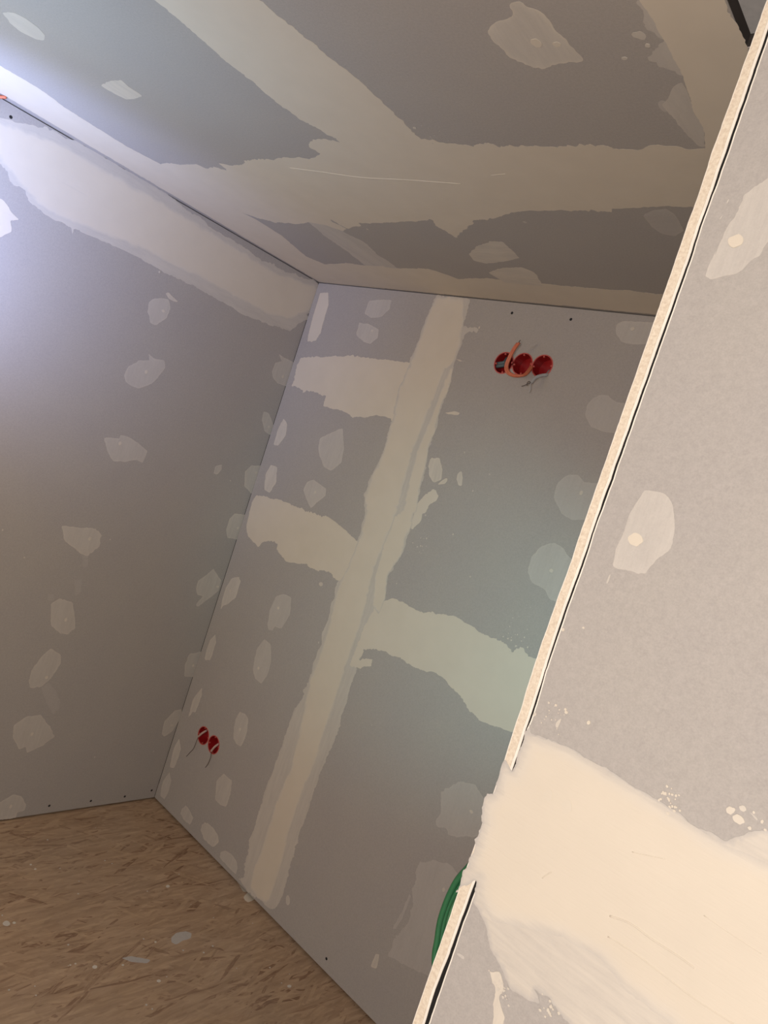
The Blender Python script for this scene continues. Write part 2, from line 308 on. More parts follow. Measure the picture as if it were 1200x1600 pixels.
# outlines of the filler in metres on their wall planes: (wall, name, cover, streak, ragged, feather, rim, layer, label, outline)
FILLER = [
('C','joint_band',1,1,0.6,0,0,0,'cream joint band along the meeting of ceiling and left wall',[(-2.178,0.389),(-2.17,0.6),(-2.166,0.679),(-2.164,0.707),(-2.187,0.774),(-2.193,0.884),(-2.196,0.972),(-2.172,1.066),(-2.162,1.175),(-2.157,1.369),(-2.141,1.418),(-2.14,1.459),(-2.143,1.535),(-2.172,1.621),(-2.202,1.703),(-2.167,1.771),(-2.042,1.762),(-1.937,1.755),(-1.837,1.748),(-1.894,1.885),(-2.036,1.974),(-2.386,1.973),(-2.407,1.966),(-2.392,1.197),(-2.383,0.678),(-2.378,0.44)]),
('C','joint_band',1,0,1.2,0,0,0,'wide cream joint band running across the ceiling',[(-2.19,1.061),(-2.071,1.077),(-1.998,1.082),(-1.978,1.105),(-1.934,1.101),(-1.902,1.123),(-1.891,1.104),(-1.888,1.084),(-1.835,1.101),(-1.747,1.079),(-1.711,1.079),(-1.542,1.084),(-1.516,1.095),(-1.454,1.074),(-1.46,1.057),(-1.462,1.046),(-1.435,1.027),(-1.418,1.016),(-1.377,1.023),(-1.345,1.04),(-1.179,1.003),(-1.119,1.038),(-1.116,1.05),(-1.102,1.054),(-1.074,1.068),(-1.029,1.082),(-0.986,1.082),(-0.919,1.096),(-0.831,1.109),(-0.758,1.11),(-0.726,1.114),(-0.711,1.128),(-0.674,1.133),(-0.654,1.121),(-0.603,1.126),(-0.593,1.139),(-0.573,1.139),(-0.525,1.144),(-0.38,1.165),(-0.405,1.335),(-0.648,1.336),(-0.686,1.336),(-0.757,1.339),(-0.815,1.344),(-0.824,1.363),(-0.856,1.355),(-0.931,1.35),(-1.017,1.356),(-1.079,1.362),(-1.137,1.388),(-1.211,1.399),(-1.28,1.45),(-1.35,1.505),(-1.366,1.439),(-1.36,1.402),(-1.407,1.411),(-1.463,1.415),(-1.555,1.429),(-1.658,1.428),(-1.67,1.448),(-1.743,1.467),(-1.754,1.434),(-1.759,1.398),(-1.77,1.423),(-1.752,1.468),(-1.782,1.486),(-1.821,1.449),(-1.881,1.429),(-1.954,1.444),(-2.057,1.434),(-2.124,1.404),(-2.157,1.369),(-2.171,1.254)]),
('C','joint_band',1,1,1.2,0,0,0,'slanting cream joint band meeting the cross band at mid ceiling',[(-1.371,0.578),(-1.373,0.633),(-1.38,0.711),(-1.386,0.768),(-1.385,0.822),(-1.386,0.882),(-1.38,0.946),(-1.361,0.987),(-1.345,1.04),(-1.357,1.111),(-1.169,1.1),(-1.116,1.05),(-1.114,0.995),(-1.115,0.931),(-1.113,0.872),(-1.115,0.856),(-1.123,0.79),(-1.132,0.72),(-1.139,0.675),(-1.14,0.64),(-1.157,0.438),(-1.374,0.365)]),
('C','joint_band',1,1,0.8,0,0,0,'cream joint band beside the ceiling opening',[(-0.544,0.798),(-0.541,0.83),(-0.54,0.881),(-0.538,0.922),(-0.541,0.959),(-0.549,1.032),(-0.549,1.088),(-0.555,1.113),(-0.565,1.155),(-0.485,1.163),(-0.442,1.032),(-0.439,0.92),(-0.441,0.915),(-0.444,0.824),(-0.447,0.714),(-0.556,0.678)]),
('C','joint_band',0.55,1,1,0,0,0,'narrow short joint band near the back edge of the ceiling',[(-1.886,1.425),(-1.896,1.477),(-1.907,1.532),(-1.913,1.583),(-1.913,1.641),(-1.937,1.755),(-1.863,1.777),(-1.785,1.757),(-1.776,1.706),(-1.782,1.663),(-1.758,1.554),(-1.775,1.52),(-1.788,1.495),(-1.781,1.439),(-1.811,1.411)]),
('C','joint_band',1,0,1,0,0,0,'cream joint band along the back edge of the ceiling',[(-2.412,1.97),(-2.167,1.771),(-2.013,1.743),(-1.937,1.755),(-1.795,1.758),(-1.631,1.743),(-1.582,1.786),(-1.556,1.812),(-1.486,1.796),(-1.43,1.788),(-1.368,1.793),(-1.341,1.798),(-1.272,1.796),(-1.233,1.795),(-1.171,1.798),(-1.104,1.8),(-1.021,1.803),(-0.966,1.794),(-0.928,1.804),(-0.876,1.807),(-0.643,1.817),(-0.676,1.957),(-0.953,1.964),(-1.557,1.97)]),
('C','filler_dab',0.75,0,0.8,0,0,0,None,[(-1.392,1.74),(-1.335,1.706),(-1.276,1.69),(-1.241,1.685),(-1.213,1.712),(-1.23,1.781),(-1.242,1.815),(-1.373,1.813)]),
('C','filler_dab',0.55,1,0.6,0,0,0,'sheer filler dab at the left side of the right ceiling band',[(-0.57,0.988),(-0.557,0.972),(-0.544,0.966),(-0.546,1),(-0.549,1.04),(-0.548,1.092),(-0.562,1.136),(-0.573,1.131),(-0.58,1.088),(-0.588,1.039),(-0.591,1.013),(-0.579,1.002)]),
('C','filler_smear',0.5,1,1.2,0,0,0,None,[(-0.549,0.796),(-0.55,0.82),(-0.559,0.848),(-0.547,0.864),(-0.541,0.875),(-0.548,0.886),(-0.565,0.9),(-0.58,0.911),(-0.566,0.918),(-0.556,0.937),(-0.545,0.951),(-0.533,0.956),(-0.531,0.901),(-0.528,0.849),(-0.532,0.801)]),
('C','filler_dab',0.6,1,0.4,0,0,0,None,[(-1.849,0.49),(-1.815,0.497),(-1.801,0.518),(-1.806,0.547),(-1.821,0.568),(-1.852,0.578),(-1.872,0.57),(-1.885,0.542),(-1.877,0.516)]),
('C','filler_dab',0.7,1,0.5,0,0,0,None,[(-1.891,0.732),(-1.825,0.726),(-1.785,0.732),(-1.794,0.754),(-1.792,0.775),(-1.793,0.79),(-1.838,0.795),(-1.873,0.791),(-1.883,0.768),(-1.89,0.743)]),
('C','filler_dab',0.6,1,1,0,0.15,0,'large sheer filler dab with two nubs on the ceiling',[(-0.785,0.797),(-0.755,0.786),(-0.731,0.783),(-0.722,0.776),(-0.721,0.761),(-0.713,0.758),(-0.702,0.758),(-0.702,0.771),(-0.691,0.775),(-0.679,0.784),(-0.678,0.797),(-0.678,0.809),(-0.677,0.834),(-0.672,0.866),(-0.669,0.893),(-0.701,0.894),(-0.739,0.897),(-0.768,0.885),(-0.781,0.866),(-0.786,0.841),(-0.788,0.815)]),
('C','filler_dab',0.3,0,0.4,0,0.12,0,None,[(-0.761,1.374),(-0.739,1.355),(-0.702,1.344),(-0.691,1.362),(-0.691,1.4),(-0.695,1.437),(-0.723,1.465),(-0.75,1.454),(-0.76,1.419)]),
('C','filler_dab',0.7,0,0.6,0,0,0,None,[(-1.376,1.611),(-1.313,1.557),(-1.246,1.522),(-1.206,1.523),(-1.203,1.568),(-1.209,1.62),(-1.272,1.647),(-1.355,1.673),(-1.39,1.655)]),
('C','filler_smear',0.6,0,0.4,0,0,0,None,[(-0.579,0.854),(-0.57,0.851),(-0.561,0.854),(-0.559,0.864),(-0.565,0.87),(-0.572,0.866),(-0.578,0.861)]),
('C','filler_smear',0.4,0,0.4,0,0,0,None,[(-0.597,1.008),(-0.587,1.003),(-0.583,1.01),(-0.587,1.031),(-0.595,1.035),(-0.599,1.021)]),
('L','joint_band',0.6,0,1.2,0,0,0,'broad pale joint band under the ceiling on the left wall',[(0.465,2.241),(0.704,2.249),(0.759,2.265),(0.816,2.285),(0.824,2.293),(0.834,2.284),(0.843,2.293),(0.875,2.291),(0.887,2.286),(0.894,2.294),(0.901,2.298),(0.965,2.302),(1.027,2.302),(1.091,2.302),(1.168,2.303),(1.212,2.299),(1.282,2.295),(1.348,2.28),(1.377,2.289),(1.433,2.274),(1.491,2.273),(1.566,2.274),(1.648,2.264),(1.702,2.265),(1.742,2.275),(1.756,2.265),(1.828,2.275),(1.849,2.282),(1.879,2.281),(1.913,2.285),(1.945,2.298),(1.973,2.294),(1.99,2.282),(1.998,2.202),(1.986,2.17),(1.959,2.162),(1.984,2.149),(1.948,2.119),(1.909,2.066),(1.864,2.063),(1.799,2.052),(1.734,2.048),(1.662,2.044),(1.575,2.052),(1.427,2.06),(1.361,2.056),(1.296,2.056),(1.2,2.065),(1.108,2.061),(1.04,2.061),(0.988,2.057),(0.983,2.038),(0.974,2.055),(0.917,2.054),(0.883,2.058),(0.841,2.068),(0.821,2.092),(0.813,2.101),(0.801,2.097),(0.787,2.093),(0.776,2.101),(0.752,2.128),(0.736,2.133),(0.493,2.129)]),
('L','filler_coat',0.92,0,1,16,0,1,'thicker middle coat of the broad band on the left wall',[(0.468,2.23),(0.706,2.241),(0.809,2.263),(0.904,2.274),(0.99,2.269),(1.102,2.268),(1.221,2.271),(1.352,2.268),(1.496,2.261),(1.652,2.253),(1.751,2.253),(1.883,2.27),(1.952,2.282),(1.986,2.274),(1.984,2.183),(1.937,2.145),(1.889,2.105),(1.785,2.086),(1.687,2.084),(1.56,2.091),(1.415,2.095),(1.284,2.089),(1.192,2.088),(1.102,2.079),(1.036,2.076),(0.974,2.067),(0.912,2.068),(0.879,2.072),(0.837,2.084),(0.798,2.107),(0.773,2.112),(0.734,2.141),(0.491,2.135)]),
('L','filler_dab',0.9,0,0.6,0,0,0,None,[(0.729,2.031),(0.762,2.042),(0.781,2.039),(0.805,2.018),(0.826,2.009),(0.805,1.996),(0.816,1.968),(0.79,1.939),(0.756,1.931)]),
('L','filler_dab',0.504,1,0.5,0,0.12,0,None,[(1.292,1.942),(1.303,1.959),(1.333,1.973),(1.358,1.977),(1.374,1.956),(1.371,1.915),(1.344,1.878),(1.318,1.879),(1.297,1.91)]),
('L','filler_dab',0.66,1,0.5,0,0.12,0,None,[(1.339,1.992),(1.35,2.001),(1.37,1.993),(1.395,1.984),(1.38,1.978),(1.357,1.98)]),
('L','filler_dab',0.432,1,0.5,0,0.12,0,None,[(1.282,1.674),(1.288,1.706),(1.318,1.74),(1.357,1.753),(1.344,1.776),(1.37,1.765),(1.412,1.772),(1.423,1.747),(1.408,1.706),(1.391,1.677),(1.349,1.647),(1.315,1.649),(1.296,1.655)]),
('L','filler_dab',0.432,1,0.5,0,0.12,0,None,[(1.28,1.447),(1.304,1.453),(1.336,1.457),(1.336,1.471),(1.364,1.474),(1.413,1.458),(1.454,1.44),(1.451,1.393),(1.423,1.4),(1.386,1.383),(1.338,1.375),(1.309,1.401)]),
('L','filler_dab',0.48,1,0.5,0,0.12,0,None,[(1.761,1.421),(1.76,1.452),(1.787,1.465),(1.794,1.446),(1.778,1.42)]),
('L','filler_dab',0.54,1,0.5,0,0.12,0,None,[(1.929,1.402),(1.909,1.462),(1.931,1.494),(1.979,1.505),(2.007,1.461),(2.012,1.396),(1.972,1.38)]),
('L','filler_dab',0.48,1,0.5,0,0.12,0,'sheer filler dab crossing towards the corner below the top band',[(1.884,1.886),(1.886,1.923),(1.916,1.938),(1.887,1.964),(1.92,1.957),(1.981,1.955),(1.999,1.943),(2,1.868),(1.977,1.85),(1.928,1.85),(1.899,1.864)]),
('L','filler_dab',0.48,1,0.5,0,0.12,0,None,[(1.907,1.688),(1.905,1.721),(1.933,1.723),(1.973,1.683),(1.996,1.666),(1.98,1.638),(1.941,1.646)]),
('L','filler_dab',0.504,1,0.5,0,0.12,0,None,[(1.228,1.116),(1.296,1.121),(1.351,1.127),(1.379,1.104),(1.384,1.064),(1.352,1.021),(1.317,1.03),(1.25,1.068)]),
('L','filler_dab',0.48,1,0.5,0,0.12,0,None,[(1.274,0.835),(1.298,0.856),(1.35,0.845),(1.376,0.785),(1.391,0.749),(1.369,0.727),(1.337,0.728),(1.297,0.756)]),
('L','filler_dab',0.48,1,0.5,0,0.12,0,None,[(1.278,0.547),(1.278,0.587),(1.3,0.644),(1.323,0.669),(1.366,0.645),(1.376,0.612),(1.357,0.555),(1.328,0.521),(1.29,0.519)]),
('L','filler_dab',0.48,1,0.5,0,0.12,0,None,[(1.285,0.329),(1.274,0.378),(1.314,0.412),(1.36,0.414),(1.404,0.37),(1.44,0.326),(1.404,0.291),(1.352,0.266),(1.341,0.291),(1.321,0.281)]),
('L','filler_dab',0.48,1,0.5,0,0.12,0,'sheer filler dab touching the bottom edge of the left wall',[(1.221,0.085),(1.265,0.082),(1.31,0.08),(1.348,0.106),(1.382,0.095),(1.41,0.057),(1.412,0.031),(1.386,0.027),(1.388,0.006),(1.331,0.006),(1.241,0.01)]),
('L','filler_dab',0.54,1,0.5,0,0.12,0,None,[(1.906,1.211),(1.905,1.258),(1.924,1.282),(1.996,1.288),(1.999,1.236),(1.993,1.177),(1.925,1.175)]),
('L','filler_dab',0.504,1,0.5,0,0.12,0,None,[(1.851,0.944),(1.85,0.981),(1.874,1.002),(1.905,1.036),(1.961,0.993),(1.967,0.946),(1.914,0.894),(1.886,0.868),(1.875,0.876),(1.895,0.916),(1.868,0.918)]),
('L','filler_dab',0.456,1,0.5,0,0.12,0,None,[(1.932,0.562),(1.915,0.619),(1.923,0.662),(1.974,0.673),(1.984,0.639),(1.977,0.557)]),
('L','filler_dab',0.504,1,0.5,0,0.12,0,None,[(1.91,0.303),(1.902,0.361),(1.939,0.408),(1.972,0.411),(1.982,0.377),(1.961,0.315),(1.928,0.288)]),
('L','filler_smear',0.14,1,1.2,8,0,0,None,[(1.327,1.024),(1.355,1.023),(1.362,0.988),(1.351,0.97)]),
('L','filler_smear',0.14,1,1.2,8,0,0,None,[(1.332,0.928),(1.357,0.939),(1.368,0.891),(1.351,0.865)]),
('L','filler_smear',0.14,1,1.2,8,0,0,None,[(1.249,0.868),(1.277,0.875),(1.279,0.843),(1.259,0.845)]),
('L','filler_smear',0.16,1,1.2,8,0,0,None,[(1.329,0.518),(1.354,0.538),(1.399,0.496),(1.429,0.437),(1.408,0.412),(1.371,0.455)]),
('B','filler_dab',0.8625,1,0.5,0,0.1,0,'filler dab in the top corner of the back wall',[(-2.386,2.255),(-2.337,2.263),(-2.313,2.211),(-2.314,2.157),(-2.305,2.095),(-2.322,2.061),(-2.343,2.05),(-2.371,2.051),(-2.38,2.105),(-2.383,2.168)]),
('B','filler_dab',0.437,1,0.5,0,0.1,0,None,[(-2.095,2.196),(-2.094,2.247),(-2.018,2.258),(-1.979,2.26),(-1.975,2.224),(-2.001,2.192),(-2.054,2.183)]),
('B','filler_dab',0.483,1,0.5,0,0.1,0,None,[(-2.104,2.109),(-2.108,2.158),(-2.055,2.159),(-1.996,2.143),(-1.987,2.11),(-2.016,2.084),(-2.059,2.089)]),
('B','filler_dab',0.69,1,0.5,0,0.1,0,None,[(-2.373,1.604),(-2.378,1.663),(-2.363,1.72),(-2.33,1.7),(-2.318,1.657),(-2.343,1.607)]),
('B','filler_dab',0.69,1,0.5,0,0.1,0,None,[(-2.342,1.416),(-2.366,1.48),(-2.351,1.521),(-2.308,1.522),(-2.286,1.463),(-2.303,1.411)]),
('B','filler_dab',0.483,1,0.5,0,0.1,0,None,[(-2.11,1.648),(-2.119,1.686),(-2.071,1.717),(-2.018,1.75),(-1.977,1.678),(-1.965,1.621),(-2.006,1.579),(-2.046,1.585),(-2.089,1.618)]),
('B','filler_dab',0.5175,1,0.5,0,0.1,0,None,[(-2.119,1.474),(-2.112,1.507),(-2.081,1.524),(-1.999,1.51),(-1.992,1.482),(-2.029,1.442),(-2.046,1.417),(-2.078,1.437)]),
('B','joint_band',1,0,1.2,0,0,0,'upper short cream band reaching from the corner to the upright band',[(-2.378,1.903),(-2.386,1.948),(-2.377,1.979),(-2.266,1.999),(-2.171,2.015),(-2.09,2.025),(-1.999,2.033),(-1.876,2.036),(-1.793,2.04),(-1.719,2.036),(-1.664,1.833),(-1.72,1.822),(-1.786,1.827),(-1.831,1.833),(-1.912,1.813),(-1.987,1.799),(-2.016,1.81),(-2.158,1.81),(-2.159,1.853),(-2.225,1.855),(-2.284,1.854),(-2.297,1.839),(-2.319,1.858),(-2.38,1.855)]),
('B','joint_band',0.6,1,1.3,0,0,0,'tall upright joint band running from ceiling to floor on the back wall',[(-1.772,2.294),(-1.779,2.25),(-1.784,2.214),(-1.784,2.178),(-1.783,2.138),(-1.79,2.082),(-1.792,2.037),(-1.804,1.943),(-1.787,1.829),(-1.788,1.784),(-1.782,1.721),(-1.784,1.688),(-1.786,1.655),(-1.8,1.611),(-1.798,1.571),(-1.805,1.536),(-1.769,1.481),(-1.765,1.409),(-1.765,1.372),(-1.782,1.272),(-1.796,1.201),(-1.786,1.155),(-1.788,1.121),(-1.78,1.066),(-1.79,1.012),(-1.771,0.971),(-1.781,0.941),(-1.783,0.882),(-1.778,0.834),(-1.787,0.78),(-1.775,0.752),(-1.803,0.705),(-1.803,0.629),(-1.804,0.553),(-1.806,0.466),(-1.812,0.386),(-1.809,0.302),(-1.806,0.218),(-1.813,0.179),(-1.798,0.137),(-1.793,0.088),(-1.78,0.036),(-1.806,0.023),(-1.775,0.02),(-1.734,0.01),(-1.685,0.022),(-1.611,0.027),(-1.59,0.043),(-1.582,0.073),(-1.577,0.103),(-1.582,0.147),(-1.587,0.193),(-1.589,0.265),(-1.592,0.32),(-1.589,0.412),(-1.589,0.485),(-1.588,0.582),(-1.582,0.641),(-1.573,0.718),(-1.577,0.788),(-1.579,0.851),(-1.58,0.914),(-1.583,0.956),(-1.587,1.18),(-1.557,1.219),(-1.569,1.257),(-1.577,1.301),(-1.565,1.344),(-1.549,1.388),(-1.556,1.44),(-1.546,1.498),(-1.559,1.54),(-1.546,1.544),(-1.56,1.601),(-1.568,1.653),(-1.573,1.713),(-1.584,1.773),(-1.579,1.82),(-1.586,1.872),(-1.591,1.917),(-1.583,1.957),(-1.583,2.002),(-1.596,2.069),(-1.592,2.115),(-1.589,2.176),(-1.546,2.185),(-1.54,2.193),(-1.574,2.197),(-1.609,2.205),(-1.609,2.227),(-1.616,2.291),(-1.642,2.297)]),
('B','filler_coat',1,1,0.8,4,0,2,'opaque cream top coat down the middle of the upright band',[(-1.768,2.292),(-1.776,2.249),(-1.781,2.178),(-1.786,2.081),(-1.789,2.035),(-1.801,1.942),(-1.784,1.83),(-1.786,1.783),(-1.779,1.721),(-1.783,1.654),(-1.796,1.61),(-1.795,1.57),(-1.801,1.537),(-1.767,1.485),(-1.757,1.403),(-1.769,1.268),(-1.787,1.196),(-1.772,1.061),(-1.765,0.964),(-1.773,0.853),(-1.764,0.766),(-1.748,0.681),(-1.74,0.602),(-1.726,0.509),(-1.743,0.391),(-1.742,0.273),(-1.739,0.165),(-1.748,0.091),(-1.737,0.03),(-1.686,0.024),(-1.64,0.032),(-1.626,0.049),(-1.625,0.077),(-1.621,0.159),(-1.631,0.239),(-1.639,0.317),(-1.637,0.45),(-1.63,0.56),(-1.622,0.58),(-1.631,0.697),(-1.628,0.788),(-1.627,0.885),(-1.63,0.964),(-1.624,1.071),(-1.632,1.187),(-1.647,1.317),(-1.631,1.472),(-1.631,1.52),(-1.64,1.611),(-1.649,1.75),(-1.636,1.862),(-1.628,1.988),(-1.625,2.034),(-1.598,2.069),(-1.593,2.115),(-1.611,2.204),(-1.642,2.293)]),
('B','filler_coat',1,1,0.6,3,0,2,None,[(-1.596,2.058),(-1.584,2.001),(-1.585,1.956),(-1.593,1.917),(-1.588,1.87),(-1.581,1.819),(-1.585,1.772),(-1.575,1.713),(-1.569,1.653),(-1.562,1.601),(-1.548,1.543),(-1.56,1.537),(-1.548,1.497),(-1.558,1.44),(-1.551,1.388),(-1.567,1.344),(-1.579,1.301),(-1.559,1.229),(-1.564,1.165),(-1.603,1.182),(-1.632,1.282),(-1.641,1.398),(-1.634,1.503),(-1.607,1.534),(-1.62,1.624),(-1.63,1.755),(-1.618,1.866),(-1.61,1.983),(-1.611,2.036)]),
('B','joint_band',1,0,1.2,0,0,0,'middle short cream band from the corner to the upright band',[(-2.389,1.314),(-2.392,1.347),(-2.381,1.377),(-2.302,1.394),(-2.22,1.399),(-2.14,1.402),(-2.061,1.401),(-2.049,1.401),(-1.953,1.411),(-1.864,1.399),(-1.823,1.384),(-1.766,1.372),(-1.692,1.37),(-1.66,1.261),(-1.798,1.208),(-1.814,1.212),(-1.854,1.224),(-1.906,1.209),(-1.971,1.212),(-2.083,1.186),(-2.122,1.2),(-2.159,1.217),(-2.16,1.236),(-2.201,1.234),(-2.254,1.212),(-2.271,1.187),(-2.299,1.198),(-2.347,1.205),(-2.381,1.246)]),
('B','joint_band',0.92,0,1.3,0,0,1,'wide pale band running right from the upright band towards the partition',[(-1.59,1.187),(-1.557,1.219),(-1.53,1.239),(-1.47,1.239),(-1.41,1.235),(-1.359,1.247),(-1.31,1.262),(-1.249,1.274),(-1.207,1.266),(-1.145,1.258),(-1.097,1.26),(-1.075,1.263),(-1.039,1.25),(-1.012,1.271),(-0.979,1.254),(-0.959,1.261),(-0.911,1.267),(-0.709,1.262),(-0.645,1.083),(-0.85,1.048),(-0.954,1.033),(-1.004,1.022),(-1.056,1.013),(-1.1,1.023),(-1.152,1.048),(-1.213,1.07),(-1.261,1.078),(-1.303,1.07),(-1.357,1.065),(-1.409,1.062),(-1.453,1.062),(-1.502,1.058),(-1.566,1.039),(-1.581,1.024),(-1.578,1.018),(-1.583,0.992),(-1.527,1.016),(-1.523,0.99),(-1.583,0.956),(-1.615,0.955),(-1.608,1.085)]),
('B','filler_dab',0.6325,1,0.5,0,0.1,0,None,[(-1.883,1.166),(-1.878,1.174),(-1.864,1.176),(-1.86,1.166),(-1.872,1.16)]),
('B','filler_dab',0.414,1,0.5,0,0.1,0,None,[(-2.075,0.926),(-2.089,0.983),(-2.083,1.039),(-2.059,1.058),(-2.031,1.068),(-1.998,1.07),(-1.986,1.039),(-1.977,1.008),(-1.985,0.974),(-1.996,0.944),(-2.013,0.937),(-2.033,0.938),(-2.042,0.914),(-2.061,0.912)]),
('B','filler_dab',0.437,1,0.5,0,0.1,0,None,[(-2.079,0.741),(-2.092,0.816),(-2.069,0.871),(-2.025,0.865),(-1.994,0.81),(-1.991,0.748),(-2.009,0.711),(-2.049,0.714)]),
('B','filler_dab',0.575,1,0.5,0,0.1,0,'filler dab on the back wall by the corner under the middle short band',[(-2.375,0.88),(-2.385,0.919),(-2.384,0.972),(-2.37,1.019),(-2.328,1.04),(-2.309,1.027),(-2.307,0.957),(-2.34,0.917),(-2.368,0.897)]),
('B','filler_dab',0.575,1,0.5,0,0.1,0,None,[(-2.375,0.656),(-2.381,0.697),(-2.38,0.74),(-2.359,0.775),(-2.34,0.747),(-2.339,0.709),(-2.34,0.666)]),
('B','filler_dab',0.575,1,0.5,0,0.1,0,None,[(-2.362,0.398),(-2.366,0.439),(-2.367,0.477),(-2.354,0.512),(-2.335,0.547),(-2.323,0.517),(-2.324,0.479),(-2.329,0.438),(-2.344,0.435)]),
('B','filler_dab',0.575,1,0.5,0,0.1,0,None,[(-2.377,0.168),(-2.385,0.207),(-2.389,0.244),(-2.376,0.297),(-2.343,0.268),(-2.346,0.199),(-2.351,0.177)]),
('B','filler_dab',0.483,1,0.5,0,0.1,0,None,[(-2.062,0.457),(-2.074,0.487),(-2.084,0.528),(-2.074,0.564),(-2.041,0.57),(-2.015,0.561),(-2.005,0.521),(-1.999,0.488),(-2.008,0.45),(-2.034,0.446)]),
('B','filler_dab',0.483,1,0.5,0,0.1,0,None,[(-2.379,0.035),(-2.389,0.069),(-2.392,0.097),(-2.369,0.148),(-2.341,0.124),(-2.337,0.078),(-2.348,0.035)]),
('B','filler_dab',0.5175,1,0.5,0,0.1,0,None,[(-2.051,0.2),(-2.068,0.237),(-2.079,0.267),(-2.051,0.311),(-1.996,0.312),(-1.983,0.265),(-1.983,0.21),(-2.021,0.199)]),
('B','filler_dab',0.483,1,0.5,0,0.1,0,None,[(-2.224,0.042),(-2.221,0.067),(-2.209,0.088),(-2.174,0.084),(-2.142,0.07),(-2.148,0.036),(-2.187,0.035)]),
('B','filler_dab',0.552,1,0.5,0,0.1,0,None,[(-2.08,0.056),(-2.082,0.073),(-2.07,0.094),(-2.029,0.104),(-1.981,0.097),(-1.961,0.073),(-1.981,0.042),(-2.015,0.035),(-2.047,0.039)]),
('B','filler_dab',0.483,1,0.5,0,0.1,0,None,[(-1.93,0.029),(-1.934,0.049),(-1.909,0.071),(-1.869,0.076),(-1.838,0.069),(-1.825,0.051),(-1.823,0.026),(-1.871,0.026)]),
('B','filler_dab',0.69,1,0.5,0,0.1,0,None,[(-1.562,1.705),(-1.563,1.735),(-1.544,1.736),(-1.527,1.741),(-1.499,1.708),(-1.49,1.673),(-1.516,1.657),(-1.547,1.674)]),
('B','filler_chip',0.805,1,0.5,0,0.1,0,None,[(-1.5,1.654),(-1.488,1.67),(-1.471,1.685),(-1.466,1.679),(-1.472,1.664)]),
('B','filler_chip',0.69,1,0.5,0,0.1,0,None,[(-1.431,1.688),(-1.436,1.705),(-1.433,1.715),(-1.422,1.721),(-1.409,1.697),(-1.403,1.674),(-1.416,1.673)]),
('B','filler_smear',0.85,1,1.5,0,0,0,'ragged crumbly filler smear right of the upright band',[(-1.552,1.496),(-1.553,1.526),(-1.556,1.55),(-1.553,1.557),(-1.551,1.576),(-1.543,1.594),(-1.533,1.618),(-1.512,1.632),(-1.498,1.633),(-1.481,1.619),(-1.488,1.602),(-1.5,1.584),(-1.511,1.566),(-1.511,1.547),(-1.523,1.544),(-1.519,1.53),(-1.519,1.511),(-1.535,1.492),(-1.543,1.483)]),
('B','filler_chip',0.8625,1,0.5,0,0.1,0,None,[(-1.567,1.895),(-1.53,1.907),(-1.506,1.906),(-1.508,1.898),(-1.552,1.892)]),
('B','filler_chip',0.69,1,0.5,0,0.1,0,None,[(-1.597,2.083),(-1.578,2.082),(-1.558,2.078),(-1.576,2.076)]),
('B','filler_dab',0.391,1,0.5,0,0.1,0,'sheer filler dab near the ceiling beside the partition edge',[(-1.054,2.237),(-1.06,2.263),(-1.044,2.274),(-0.992,2.278),(-0.904,2.283),(-0.898,2.227),(-0.939,2.219),(-0.994,2.209),(-1.029,2.214)]),
('B','filler_dab',0.299,1,0.5,0,0.1,0,None,[(-1.061,1.98),(-1.067,2.012),(-1.054,2.034),(-1.039,2.05),(-1.019,2.053),(-0.98,2.038),(-0.934,2.04),(-0.918,1.957),(-0.955,1.949),(-0.987,1.946),(-1.031,1.953)]),
('B','filler_dab',0.299,1,0.5,0,0.1,0,None,[(-1.072,1.724),(-1.077,1.747),(-1.076,1.764),(-1.063,1.787),(-1.046,1.801),(-1.02,1.806),(-0.993,1.792),(-0.96,1.797),(-0.911,1.809),(-0.895,1.709),(-0.957,1.687),(-0.99,1.677),(-1.029,1.684)]),
('B','filler_dab',0.368,1,0.5,0,0.1,0,None,[(-1.073,1.488),(-1.079,1.534),(-1.066,1.559),(-1.051,1.58),(-1.021,1.596),(-0.989,1.589),(-0.973,1.575),(-0.936,1.561),(-0.896,1.452),(-0.942,1.435),(-0.975,1.436),(-1.005,1.458),(-1.051,1.462)]),
('B','filler_dab',0.322,1,1,0,0.1,0,'square sheer filler dab with upright streaks beside the partition edge',[(-1.09,0.656),(-1.098,0.676),(-1.086,0.694),(-1.114,0.756),(-1.099,0.771),(-1.083,0.794),(-1.053,0.823),(-1.008,0.835),(-0.978,0.818),(-0.93,0.797),(-0.928,0.732),(-0.954,0.699),(-1.042,0.653),(-1.055,0.666)]),
('B','filler_dab',0.299,1,1,0,0.03,0,'biggest sheer filler patch low beside the green cable',[(-1.095,0.461),(-1.106,0.497),(-1.102,0.529),(-1.048,0.566),(-1.012,0.581),(-0.975,0.573),(-0.922,0.56),(-0.874,0.363),(-0.875,0.288),(-0.946,0.262),(-0.989,0.241),(-1.102,0.212),(-1.1,0.272),(-1.075,0.339),(-1.075,0.403),(-1.101,0.443)]),
('B','filler_smear',0.253,1,0.5,0,0.1,0,None,[(-1.119,0.294),(-1.108,0.353),(-1.101,0.422),(-1.093,0.42),(-1.096,0.346),(-1.107,0.299)]),
('B','filler_chip',0.6325,1,0.5,0,0.1,0,None,[(-1.147,0.143),(-1.148,0.168),(-1.147,0.187),(-1.132,0.196),(-1.129,0.178),(-1.127,0.151)]),
('B','filler_chip',0.575,1,0.5,0,0.1,0,None,[(-1.553,0.092),(-1.561,0.108),(-1.555,0.121),(-1.543,0.116),(-1.535,0.1),(-1.541,0.088)]),
('B','filler_chip',0.345,1,0.5,0,0.1,0,None,[(-1.548,2.157),(-1.551,2.164),(-1.544,2.165),(-1.539,2.16)]),
